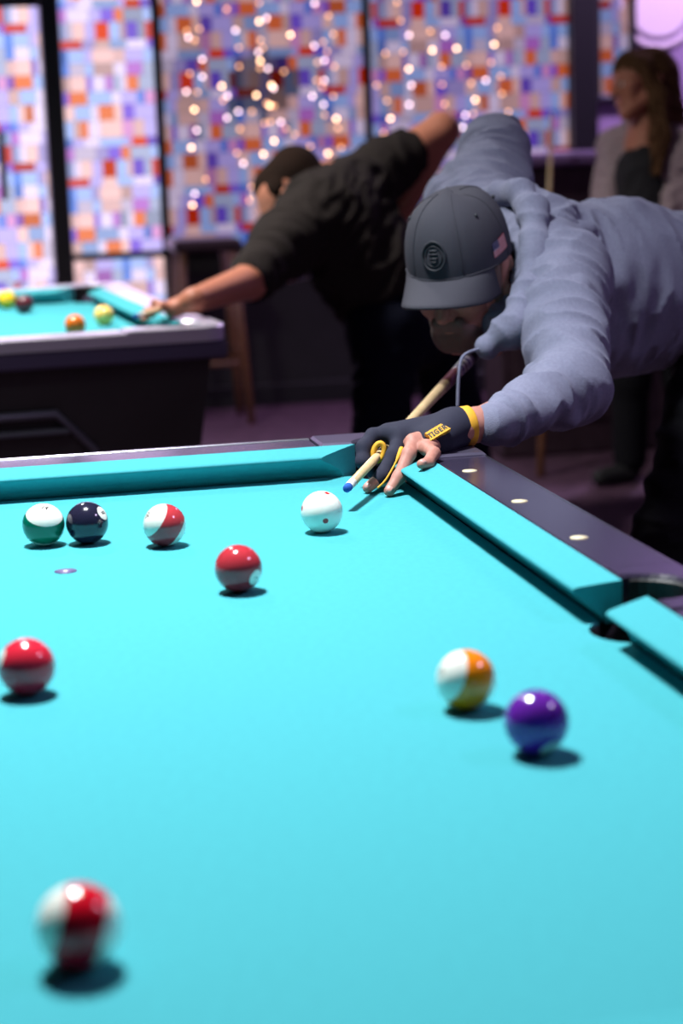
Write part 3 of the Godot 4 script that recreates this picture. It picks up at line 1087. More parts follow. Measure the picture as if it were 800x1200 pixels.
func cap_on(h: Head, person: Node3D) -> void:
	# crown: six panels with sunk seams over a dome; the front stands steep
	var st := start(true)
	const A := 72
	const B := 16
	var rows := []
	for j in B + 1:
		var ph := PI / 2 * j / B
		var row := []
		for i in A:
			var th := TAU * i / A
			var rr := pow(maxf(cos(ph), 0.0), 0.62)
			var hh := pow(sin(ph), 0.92)
			var seam := 0.0
			for q in 6:
				var d := absf(wrapf(th - (PI / 2 + PI / 6 + q * PI / 3), -PI, PI))
				seam = maxf(seam, 1.0 - d / 0.05)
			rr -= 0.014 * seam * cos(ph)
			var front := maxf(0.0, sin(th))
			row.append(h.at(cos(th) * 0.0925 * rr, 0.032 + 0.016 * front + 0.118 * hh, -0.012 + sin(th) * (0.121 if sin(th) > 0.0 else 0.108) * rr - 0.01 * hh))
		rows.append(row)
	for j in B:
		for i in A:
			var n := (i + 1) % A
			if j < B - 1:
				quad(st, rows[j][i], rows[j][n], rows[j + 1][n], rows[j + 1][i])
			else:
				tri(st, rows[j][i], rows[j][n], rows[j + 1][i])
	var cap := obj("cap", flat(st), M.cap, person)
	cap.set_meta("label", "dark grey baseball cap")
	# sweat band along the rim, so that the crown has an edge
	var rim := []
	for i in A:
		rim.append(rows[0][i])
	obj("rim_band", tube(rim, [0.0016], 6, 1.0, h.u, true), M.cap, cap)
	obj("button", body_mesh([limb(h.at(0, 0.15, -0.022), h.at(0, 0.152, -0.022), 0.007, 0.007)], 0.003), M.cap, cap)
	for q in 6:
		var th := PI / 2 + q * PI / 3
		var rr := pow(cos(0.85), 0.62)
		var hh := pow(sin(0.85), 0.92)
		var p := h.at(cos(th) * 0.0925 * rr, 0.032 + 0.016 * maxf(0.0, sin(th)) + 0.118 * hh, -0.012 + sin(th) * 0.121 * rr - 0.01 * hh)
		if q != 0:
			obj("eyelet", body_mesh([limb(p, p + h.u * 0.0005, 0.0035, 0.0035)], 0.002), M.cap_mark, cap)
	for q in 6:
		var line := []
		for j in B:
			line.append(rows[j][(24 + 12 * q) % A] + (rows[j][(24 + 12 * q) % A] - h.at(0, 0.03, 0)).normalized() * 0.0006)
		obj("seam", tube(line, [0.0011], 6), M.cap, cap)
	# brim
	var top := []
	const W := 24
	const D := 8
	for i in W + 1:
		var e := (i / float(W)) * 2.0 - 1.0
		var th := PI / 2 - e * 1.12
		var line := []
		for j in D + 1:
			var g := j / float(D)
			var reach := 0.069 * pow(maxf(0.0, 1.0 - pow(absf(e), 2.6)), 0.5)
			line.append(h.at(cos(th) * 0.0925 * (1.0 + 0.05 * g * absf(e)), 0.031 + 0.016 * maxf(0.0, sin(th)) - g * (0.016 + 0.034 * e * e), -0.012 + sin(th) * 0.121 + reach * g))
		top.append(line)
	var b := start(true)
	for i in W:
		for j in D:
			quad(b, top[i][j], top[i + 1][j], top[i + 1][j + 1], top[i][j + 1])
			var dn := -h.u * 0.004
			quad(b, top[i][j] + dn, top[i][j + 1] + dn, top[i + 1][j + 1] + dn, top[i + 1][j] + dn)
		quad(b, top[i][D], top[i + 1][D], top[i + 1][D] - h.u * 0.004, top[i][D] - h.u * 0.004)
	obj("brim", flat(b), M.cap, cap)
	# round dark emblem on the front: a ring and a small shield-like mark, laid on the cloth
	var lay := func(x: float, y: float, lift: float) -> Vector3:
		var th := PI / 2 - x / 0.1
		var ph := clampf((y - 0.048) / 0.118, 0.0, 0.98)
		ph = asin(pow(ph, 1.0 / 0.92))
		var rr := pow(cos(ph), 0.62)
		return h.at(cos(th) * 0.0925 * rr, y, -0.012 + sin(th) * 0.121 * rr - 0.01 * pow(sin(ph), 0.92)) + h.f * lift + h.u * lift * 0.3
	var ring := []
	for k in 32:
		ring.append(lay.call(cos(TAU * k / 32) * 0.024, 0.09 + sin(TAU * k / 32) * 0.024, 0.0012))
	var em := obj("emblem", tube(ring, [0.0022], 6, 1.0, h.u, true), M.cap_mark, cap)
	em.set_meta("label", "dark round emblem")
	var inner := []
	for k in 20:
		inner.append(lay.call(cos(TAU * k / 20) * 0.017, 0.09 + sin(TAU * k / 20) * 0.017, 0.001))
	obj("emblem_ring", tube(inner, [0.0011], 6, 1.0, h.u, true), M.cap_mark, em)
	for line in [[Vector2(-0.008, 0.1), Vector2(0.008, 0.1)], [Vector2(-0.009, 0.094), Vector2(0.009, 0.094)], [Vector2(-0.008, 0.087), Vector2(0.008, 0.087)], [Vector2(-0.005, 0.081), Vector2(0.005, 0.081)]]:
		obj("emblem_mark", tube([lay.call(line[0].x, line[0].y, 0.001), lay.call(0.0, line[0].y, 0.001), lay.call(line[1].x, line[1].y, 0.001)], [0.0024], 6, 0.8, h.u), M.cap_mark, em)
	# small flag patch on the left side
	var im := Image.create(64, 40, false, Image.FORMAT_RGB8)
	im.fill(Color(0.86, 0.8, 0.8))
	for k in 7:
		im.fill_rect(Rect2i(0, int(k * 40 / 6.5), 64, 3), Color(0.7, 0.18, 0.2))
	im.fill_rect(Rect2i(0, 0, 28, 21), Color(0.16, 0.17, 0.36))
	for r in 4:
		for c in 5:
			im.fill_rect(Rect2i(2 + c * 5 + (r % 2) * 2, 2 + r * 5, 2, 2), Color(0.85, 0.85, 0.88))
	var fm := mat(Color.WHITE, 0.8)
	fm.albedo_texture = ImageTexture.create_from_image(im)
	var fst := start(true)
	var side := func(z: float, y: float) -> Vector3:
		var th := acos(clampf(1.0, -1, 1)) + (z + 0.012) / 0.1
		var ph := clampf((y - 0.032 - 0.016 * maxf(0.0, sin(th))) / 0.118, 0.0, 0.98)
		ph = asin(pow(ph, 1.0 / 0.92))
		var rr := pow(cos(ph), 0.62)
		return h.at(cos(th) * 0.0925 * rr + 0.0015, y, -0.012 + sin(th) * 0.121 * rr - 0.01 * pow(sin(ph), 0.92))
	for i in 6:
		for j in 4:
			var q := []
			for c in [[i, j], [i + 1, j], [i + 1, j + 1], [i, j + 1]]:
				q.append([side.call(0.03 - c[0] * 0.04 / 6.0, 0.078 - c[1] * 0.026 / 4.0), Vector2(c[0] / 6.0, c[1] / 4.0)])
			for k in [0, 1, 2, 0, 2, 3]:
				fst.set_uv(q[k][1])
				fst.add_vertex(q[k][0])
	var flag := obj("flag_patch", flat(fst), fm, cap)
	flag.set_meta("label", "small striped flag patch")


func band(c: Vector3, axis: Vector3, flat_dir: Vector3, ra: float, rb: float, width: float) -> ArrayMesh:
	var a := axis.normalized()
	var u := (flat_dir - a * flat_dir.dot(a)).normalized()
	var s := a.cross(u)
	var st := start(true)
	const N := 40
	for k in N:
		var p := [u * cos(TAU * k / N) * rb + s * sin(TAU * k / N) * ra, u * cos(TAU * (k + 1) / N) * rb + s * sin(TAU * (k + 1) / N) * ra]
		var prof := [[-0.5, 0.93], [-0.5, 1.0], [-0.4, 1.05], [0.4, 1.05], [0.5, 1.0], [0.5, 0.93]]
		for j in 5:
			quad(st, c + a * width * prof[j][0] + p[0] * prof[j][1], c + a * width * prof[j][0] + p[1] * prof[j][1], c + a * width * prof[j + 1][0] + p[1] * prof[j + 1][1], c + a * width * prof[j + 1][0] + p[0] * prof[j + 1][1])
	return flat(st)


func hooded_player() -> void:
	var person := thing("person", "player in pale blue-grey hoodie and dark cap bending over a cue", "person")
	var h := head_frame(Vector3(0.7606, 1.0272, -1.4245), Vector3(-0.5432, -0.3793, 0.749), Vector3(0.103, 0.9782, -0.1803), 0.99)
	# joints
	var LS := Vector3(0.9377, 1.0182, -1.4067)
	var LE := Vector3(0.8473, 0.866, -1.0816)
	var CUFF := Vector3(0.6885, 0.8398, -0.9424)
	var LW := Vector3(0.6412, 0.8392, -0.9313)
	var RS := Vector3(0.8959, 1.1002, -1.7449)
	var RE := Vector3(0.9974, 1.2347, -1.9912)
	var tip := Vector3(0.3915, 0.793, -0.7254)
	var dir := Vector3(0.44512, 0.06986, -0.89274)
	var grip := tip + dir * 1.17
	var RW := grip + (RE - grip).normalized() * 0.085
	var HIP := Vector3(1.4579, 0.9467, -1.732)
	var LH := Vector3(1.3699, 0.8804, -1.6325)
	var LK := Vector3(1.1688, 0.4953, -1.4593)
	var LA := Vector3(1.1643, 0.137, -1.4177)
	LA.y = 0.09
	var RH := Vector3(1.5673, 0.8663, -1.849)
	var RK := Vector3(1.572, 0.4255, -1.9135)
	var RA := Vector3(1.743, 0.0058, -2.052)
	RA.y = 0.09
	# --- body: one skin surface; head and hands on finer grids
	var st := SurfaceTool.new()
	st.begin(Mesh.PRIMITIVE_TRIANGLES)
	var body := [
		limb(h.at(0, -0.05, -0.02), Vector3(0.9227, 1.0273, -1.5785), 0.058, 0.07, 0.03),
		limb(Vector3(0.9227, 1.0273, -1.5785), HIP, 0.1, 0.1, 0.05), limb(LS, RS, 0.055, 0.055, 0.04),
		limb(LS, LE, 0.05, 0.042, 0.02), limb(LE, LW, 0.036, 0.022, 0.02), limb(RS, RE, 0.05, 0.042, 0.02), limb(RE, RW, 0.04, 0.028, 0.02),
		limb(LH, LK, 0.075, 0.055, 0.02), limb(LK, LA, 0.052, 0.036, 0.02), limb(RH, RK, 0.075, 0.055, 0.02), limb(RK, RA, 0.052, 0.036, 0.02), limb(LH, RH, 0.09, 0.09, 0.03),
	]
	add_body(st, body, 0.014)
	add_body(st, head_limbs(h) + [limb(h.at(0, -0.05, -0.02), Vector3(0.9227, 1.0273, -1.5785), 0.056, 0.068, 0.03)], 0.004)
	# left hand: closed bridge
	var IM := Vector3(0.5019, 0.8363, -0.9231)
	var MM := Vector3(0.5171, 0.8322, -0.9087)
	var GM := Vector3(0.5297, 0.828, -0.8792)
	var PM := Vector3(0.5448, 0.8215, -0.8559)
	var index := [IM, Vector3(0.4776, 0.8341, -0.9225), Vector3(0.4591, 0.8204, -0.9079), Vector3(0.4541, 0.8006, -0.8944), Vector3(0.469, 0.7832, -0.8981)]
	var middle := [MM, Vector3(0.498, 0.8096, -0.8767), Vector3(0.4757, 0.7842, -0.8584), Vector3(0.4507, 0.7661, -0.8495)]
	var ring := [GM, Vector3(0.5159, 0.8149, -0.8522), Vector3(0.4929, 0.786, -0.826), Vector3(0.4743, 0.7681, -0.8106)]
	var little := [PM, Vector3(0.5463, 0.819, -0.8218), Vector3(0.5287, 0.81, -0.7902), Vector3(0.5156, 0.8045, -0.7751)]
	var thumb := [Vector3(0.596, 0.8224, -0.9476), Vector3(0.5407, 0.8092, -0.9355), Vector3(0.4929, 0.7891, -0.908), Vector3(0.4724, 0.7784, -0.9017)]
	for f in [[middle, 0.008, TY], [ring, 0.0082, TY], [little, 0.0072, TY + 0.0445]]:
		f[0][3].y = maxf(f[0][3].y, f[2] + f[1] + 0.0006)
	var hand := [
		limb(LE, LW, 0.036, 0.0245, 0.01), limb(LW, MM, 0.0225, 0.014, 0.012), limb(LW, IM, 0.021, 0.013, 0.012), limb(LW, GM, 0.021, 0.013, 0.012), limb(LW, PM, 0.02, 0.012, 0.012),
	]
	hand += chain(index, [0.0105, 0.0098, 0.0092, 0.0088, 0.008])
	hand += chain(middle, [0.0108, 0.01, 0.0092, 0.008])
	hand += chain(ring, [0.0112, 0.0102, 0.0094, 0.0082])
	hand += chain(little, [0.0102, 0.0092, 0.0084, 0.0072])
	hand += chain(thumb, [0.014, 0.0125, 0.011, 0.009])
	add_body(st, hand, 0.003)
	# right hand: closed round the cue
	var gx := dir.normalized()
	var gu := (RW - grip).normalized()
	gu = (gu - gx * gu.dot(gx)).normalized()
	var gs := gx.cross(gu)
	var fist := [limb(RE, RW, 0.04, 0.027, 0.02), limb(RW, grip + gu * 0.046 - gs * 0.012, 0.026, 0.024, 0.012), limb(grip + gu * 0.026 - gs * 0.015 - gx * 0.03, grip + gu * 0.026 - gs * 0.015 + gx * 0.03, 0.014, 0.014, 0.015)]
	for k in 4:
		var o := grip + gx * (k - 1.5) * 0.02
		fist += chain([o + gu * 0.024 - gs * 0.018, o - gs * 0.026 - gu * 0.006, o - gu * 0.026 - gs * 0.006, o - gu * 0.02 + gs * 0.018], [0.01, 0.0095, 0.009, 0.008])
	fist += chain([grip + gu * 0.03 - gx * 0.03, grip + gs * 0.024 - gx * 0.035, grip + gs * 0.018 - gu * 0.022 - gx * 0.028], [0.013, 0.0115, 0.009])
	add_body(st, fist, 0.004)
	obj("body", st.commit(), M.skin, person)
	nail(ring[3], ring[3] - ring[2], Vector3(-0.0662, 0.7435, 0.6655), 0.0082, person)
	nail(little[3], little[3] - little[2], Vector3(-0.0662, 0.7435, 0.6655), 0.0072, person)
	nail(middle[3], middle[3] - middle[2], Vector3(-0.3045, 0.7382, 0.6019), 0.008, person)
	eyes(h, person)
	# --- beard and hair
	var beard := [
		limb(h.at(-0.02, -0.04, 0.1), h.at(0.02, -0.04, 0.1), 0.008, 0.008, 0.01),
		limb(h.at(-0.022, -0.042, 0.097), h.at(-0.03, -0.072, 0.082), 0.007, 0.008, 0.01), limb(h.at(0.022, -0.042, 0.097), h.at(0.03, -0.072, 0.082), 0.007, 0.008, 0.01),
		limb(h.at(-0.014, -0.09, 0.08), h.at(0.014, -0.09, 0.08), 0.0205, 0.0205, 0.015), limb(h.at(-0.018, -0.07, 0.089), h.at(0.018, -0.07, 0.089), 0.0125, 0.0125, 0.012), limb(h.at(-0.02, -0.05, 0.0945), h.at(0.02, -0.05, 0.0945), 0.0085, 0.0085, 0.012),
		limb(h.at(-0.028, -0.068, 0.076), h.at(-0.024, -0.085, 0.07), 0.015, 0.016, 0.012), limb(h.at(0.028, -0.068, 0.076), h.at(0.024, -0.085, 0.07), 0.015, 0.016, 0.012),
		limb(h.at(-0.028, -0.088, 0.062), h.at(-0.058, -0.048, 0.01), 0.019, 0.018, 0.015), limb(h.at(0.028, -0.088, 0.062), h.at(0.058, -0.048, 0.01), 0.019, 0.018, 0.015),
		limb(h.at(0.066, -0.028, 0.012), h.at(0.07, 0.03, 0.008), 0.012, 0.012, 0.012), limb(h.at(-0.066, -0.028, 0.012), h.at(-0.07, 0.03, 0.008), 0.012, 0.012, 0.012),
	]
	obj("beard", body_mesh(beard, 0.0045), M.beard, person).set_meta("label", "short greying beard")
	obj("hair", body_mesh([limb(h.at(-0.05, -0.01, -0.055), h.at(0.05, -0.01, -0.055), 0.045, 0.045, 0.02), limb(h.at(0, 0.03, -0.06), h.at(0, -0.03, -0.07), 0.05, 0.04, 0.02)], 0.006), M.hair_dark, person)
	cap_on(h, person)
	# --- hoodie
	crease_along = 17.0
	crease_across = 5.0
	var hoodie := [
		limb(Vector3(0.9526, 1.0091, -1.5893), Vector3(1.1315, 0.981, -1.6298), 0.14, 0.15, 0.06, Vector3.ZERO, 1.0, 0.007),
		limb(Vector3(1.1315, 0.981, -1.6298), Vector3(1.4788, 0.9436, -1.7583), 0.15, 0.125, 0.05, Vector3.ZERO, 1.0, 0.009),
		limb(LS, RS, 0.088, 0.085, 0.06, Vector3.ZERO, 1.0, 0.006),
		limb(LS, LE, 0.086, 0.063, 0.03, Vector3.ZERO, 1.0, 0.006),
		limb(LE, CUFF, 0.061, 0.04, 0.025, Vector3.ZERO, 1.0, 0.006),
		limb(RS, RE, 0.088, 0.07, 0.05, Vector3.ZERO, 1.0, 0.007),
		limb(RE, RW + (RE - RW).normalized() * 0.05, 0.066, 0.042, 0.03, Vector3.ZERO, 1.0, 0.008),
		# bunched folds inside the elbow and below the shoulder
		limb(Vector3(0.8448, 0.9624, -1.253), Vector3(0.9181, 0.9353, -1.1905), 0.018, 0.012, 0.014), limb(Vector3(0.823, 0.9247, -1.1769), Vector3(0.925, 0.9151, -1.1589), 0.017, 0.011, 0.014), limb(Vector3(0.7902, 0.8894, -1.1034), Vector3(0.8878, 0.9, -1.0958), 0.016, 0.011, 0.014),
		limb(Vector3(0.8591, 0.9468, -1.1947), Vector3(0.9663, 0.9621, -1.2486), 0.01, 0.01, 0.012), limb(Vector3(0.8242, 0.9087, -1.0899), Vector3(0.9038, 0.8698, -1.0915), 0.01, 0.01, 0.012),
		limb(Vector3(0.7397, 0.8613, -0.9987), Vector3(0.8244, 0.8233, -1.015), 0.016, 0.014, 0.02), limb(Vector3(0.8919, 1.0028, -1.3401), Vector3(0.9823, 1.0032, -1.3735), 0.03, 0.03, 0.03),
		# bunched cloth where the sleeve meets the shoulder, and long folds down the side
		limb(Vector3(0.8387, 0.968, -1.2919), Vector3(0.8684, 1.0016, -1.277), 0.018, 0.022, 0.01), limb(Vector3(0.8684, 1.0016, -1.277), Vector3(0.9267, 1.0097, -1.2666), 0.022, 0.02, 0.01), limb(Vector3(0.9267, 1.0097, -1.2666), Vector3(0.9798, 0.9613, -1.2821), 0.02, 0.012, 0.01),
		limb(Vector3(0.9184, 1.0322, -1.3719), Vector3(0.9958, 1.0537, -1.402), 0.026, 0.016, 0.016), limb(Vector3(0.933, 1.0697, -1.4392), Vector3(1.0231, 1.0969, -1.4886), 0.02, 0.014, 0.016),
		limb(Vector3(1.1344, 1.1229, -1.575), Vector3(1.0752, 0.9976, -1.4886), 0.018, 0.02, 0.022), limb(Vector3(1.0752, 0.9976, -1.4886), Vector3(1.0522, 0.8836, -1.5011), 0.02, 0.014, 0.022),
		limb(Vector3(1.1955, 1.1096, -1.6013), Vector3(1.1378, 0.9853, -1.5043), 0.016, 0.02, 0.022), limb(Vector3(1.1378, 0.9853, -1.5043), Vector3(1.1156, 0.8724, -1.5273), 0.02, 0.014, 0.022),
		limb(Vector3(1.2647, 1.0885, -1.6451), Vector3(1.2056, 0.9712, -1.5394), 0.016, 0.018, 0.022), limb(Vector3(1.2056, 0.9712, -1.5394), Vector3(1.1847, 0.8817, -1.5565), 0.018, 0.012, 0.022),
		limb(RS.lerp(RE, 0.45), Vector3(0.8804, 1.1363, -1.8597), 0.07, 0.07, 0.05, Vector3.ZERO, 1.0, 0.006),
		# pouch and chest hanging down
		limb(Vector3(1.0545, 0.8862, -1.5845), Vector3(1.2771, 0.904, -1.667), 0.075, 0.07, 0.06, Vector3.ZERO, 1.0, 0.008),
	]
	obj("hoodie", body_mesh(hoodie, 0.008), M.hoodie, person).set_meta("label", "pale blue-grey hooded sweatshirt")
	# hood lying round the neck: a thick turned edge and the bag behind
	var hood := chain([Vector3(0.8559, 1.1483, -1.6381), Vector3(0.8773, 1.1609, -1.5633), Vector3(0.8981, 1.1664, -1.508), Vector3(0.9033, 1.1376, -1.4489), Vector3(0.8843, 1.0726, -1.3769), Vector3(0.8534, 1.0036, -1.317), Vector3(0.8109, 0.9477, -1.2726), Vector3(0.7714, 0.9191, -1.2854)], [0.02, 0.023, 0.024, 0.026, 0.027, 0.028, 0.03, 0.026], 0.02, 0.004)
	hood += chain([Vector3(0.9244, 1.1317, -1.5788), Vector3(0.9613, 1.1073, -1.5244), Vector3(0.9498, 1.0504, -1.4421), Vector3(0.899, 0.9935, -1.3576)], [0.05, 0.052, 0.046, 0.03], 0.015, 0.008)
	hood += chain([Vector3(0.9012, 1.0716, -1.5712), Vector3(0.8715, 0.9947, -1.4573), Vector3(0.8195, 0.9375, -1.373)], [0.05, 0.05, 0.04], 0.02, 0.004)
	obj("hood", body_mesh(hood, 0.007), M.hoodie, person)
	var cuff_dir := (CUFF - LE).normalized()
	obj("cuff", body_mesh([limb(CUFF - cuff_dir * 0.012, CUFF + cuff_dir * 0.02, 0.039, 0.036, 0.01, Vector3.ZERO, 1.0, 0.002)], 0.005), M.hoodie, person)
	obj("drawstring", tube(smooth_path([Vector3(0.7567, 0.9149, -1.2772), Vector3(0.7204, 0.9083, -1.2625), Vector3(0.706, 0.8856, -1.2504), Vector3(0.6982, 0.8201, -1.2385)], 5), [0.0028], 8), M.hoodie, person)
	# --- trousers and shoes
	crease_along = 12.0
	var pants := [
		limb(LH, LK, 0.098, 0.075, 0.03, Vector3.ZERO, 1.0, 0.008), limb(LK, LA, 0.072, 0.06, 0.03, Vector3.ZERO, 1.0, 0.01),
		limb(RH, RK, 0.098, 0.075, 0.03, Vector3.ZERO, 1.0, 0.008), limb(RK, RA, 0.072, 0.06, 0.03, Vector3.ZERO, 1.0, 0.01),
		limb(LH, RH, 0.115, 0.115, 0.04), limb(HIP, (LH + RH) * 0.5, 0.11, 0.115, 0.04),
	]
	obj("trousers", body_mesh(pants, 0.013), M.pants, person).set_meta("label", "black trousers")
	for a in [LA, RA]:
		obj("shoe", body_mesh([limb(a - Vector3(0, 0.045, -0.04), a + Vector3(-0.06, -0.05, 0.13), 0.042, 0.036, 0.02, Vector3.UP, 1.15), limb(a, a - Vector3(0, 0.03, 0), 0.045, 0.045, 0.02)], 0.008), M.shoe, person)
	# --- glove on the bridge hand
	var g := 0.0016
	var wrist_axis := (LE - LW).normalized()
	var LG := LW.lerp(MM, 0.3)
	var LB := LW.lerp(MM, 0.16)
	var glove := [
		limb(LG, MM, 0.0255, 0.0158 + g, 0.014), limb(LG, IM, 0.024, 0.0148 + g, 0.014), limb(LG, LB, 0.0265, 0.0268, 0.01), limb(LB.lerp(LG, 0.3), LG.lerp(PM, 0.5), 0.0272, 0.0255, 0.01),
		limb(LG, LG.lerp(GM, 0.72), 0.025, 0.0175, 0.014), limb(LG, LG.lerp(PM, 0.72), 0.0275, 0.0195, 0.014),
		limb(LW + wrist_axis * 0.03, LW + wrist_axis * 0.04, 0.04, 0.05, 0.002, Vector3.ZERO, 1.0, 0.0, -1.0),
	]
	glove += chain(index, [0.0122, 0.0118, 0.0112, 0.0106, 0.0098])
	glove += chain([middle[0], middle[1], middle[2], middle[2].lerp(middle[3], 0.3)], [0.0126, 0.0118, 0.011, 0.0104])
	glove += chain([thumb[0], thumb[1], thumb[2], thumb[2].lerp(thumb[3], 0.4)], [0.016, 0.0142, 0.0126, 0.012])
	var gl := obj("glove", body_mesh(glove, 0.003), M.glove, person)
	gl.set_meta("label", "charcoal billiard glove with yellow trim")
	obj("wrist_strap", band(LB + (LW - MM).normalized() * 0.004, LW - MM, Vector3.UP, 0.0302, 0.0302, 0.018), M.glove_yellow, gl)
	obj("finger_piping", tube(smooth_path([Vector3(0.5108, 0.8223, -0.8736), Vector3(0.4963, 0.8043, -0.8541), Vector3(0.4762, 0.781, -0.8389), Vector3(0.462, 0.7697, -0.8354)], 5), [0.0016, 0.0036, 0.004, 0.0036, 0.003, 0.0016], 8), M.glove_yellow, gl)
	# yellow lining of the finger loop round the cue
	var lp := []
	var at_cue := tip + dir * 0.192
	var toward := Vector3(-0.1992, 0.1979, 0.9598)
	for k in 28:
		var a := TAU * k / 28
		lp.append(at_cue + Vector3(0.9659, 0.205, 0.1582) * (0.004 + cos(a) * 0.0085 + sin(a) * 0.004) + Vector3(-0.1654, 0.9586, -0.232) * (0.006 + sin(a) * 0.0125) + toward * 0.004)
	obj("loop_lining", tube(lp, [0.0042], 8, 1.0, toward, true), M.glove_yellow, gl)
	# printed badge with lettering on the back of the hand
	var bc := Vector3(0.5512, 0.8543, -0.8072)
	for k in 30:
		bc -= toward * field(bc, glove) * 0.9
	var e := 0.004
	var bn := Vector3(field(bc + Vector3(e, 0, 0), glove) - field(bc - Vector3(e, 0, 0), glove), field(bc + Vector3(0, e, 0), glove) - field(bc - Vector3(0, e, 0), glove), field(bc + Vector3(0, 0, e), glove) - field(bc - Vector3(0, 0, e), glove)).normalized()
	bn = (bn + Vector3(-0.184, 0.6643, 0.7244) * 1.2).normalized()
	var bx := (LW - GM + Vector3(0, 0.012, 0)).normalized()
	bx = (bx - bn * bx.dot(bn)).normalized()
	var by := bn.cross(bx)
	bc += bn * 0.0022
	var badge := PackedVector2Array([Vector2(-0.019, 0.008), Vector2(-0.015, 0.001), Vector2(-0.017, -0.008), Vector2(0.013, -0.008), Vector2(0.017, 0.0), Vector2(0.02, 0.008)])
	var bt := Transform3D(Basis(bx, bn, -by), bc)
	var bd := obj("badge", turned(prism(badge, -0.006, 0.0012), bt), M.glove_yellow, gl)
	bd.set_meta("label", "yellow badge with dark lettering")
	var tm := TextMesh.new()
	var font := SystemFont.new()
	font.font_names = PackedStringArray(["Droid Sans"])
	font.font_weight = 700
	font.font_italic = true
	tm.font = font
	tm.text = "TIGER"
	tm.font_size = 24
	tm.pixel_size = 0.0005
	tm.depth = 0.0008
	var letters := obj("lettering", tm, M.cap_mark, bd)
	letters.transform = Transform3D(Basis(bx, by, bn), bc - by * 0.0002 + bn * 0.0014).scaled_local(Vector3(1.0, 1.0, 1.0))
	cue_stick("cue with blue chalked tip held by the hooded player", tip, dir)


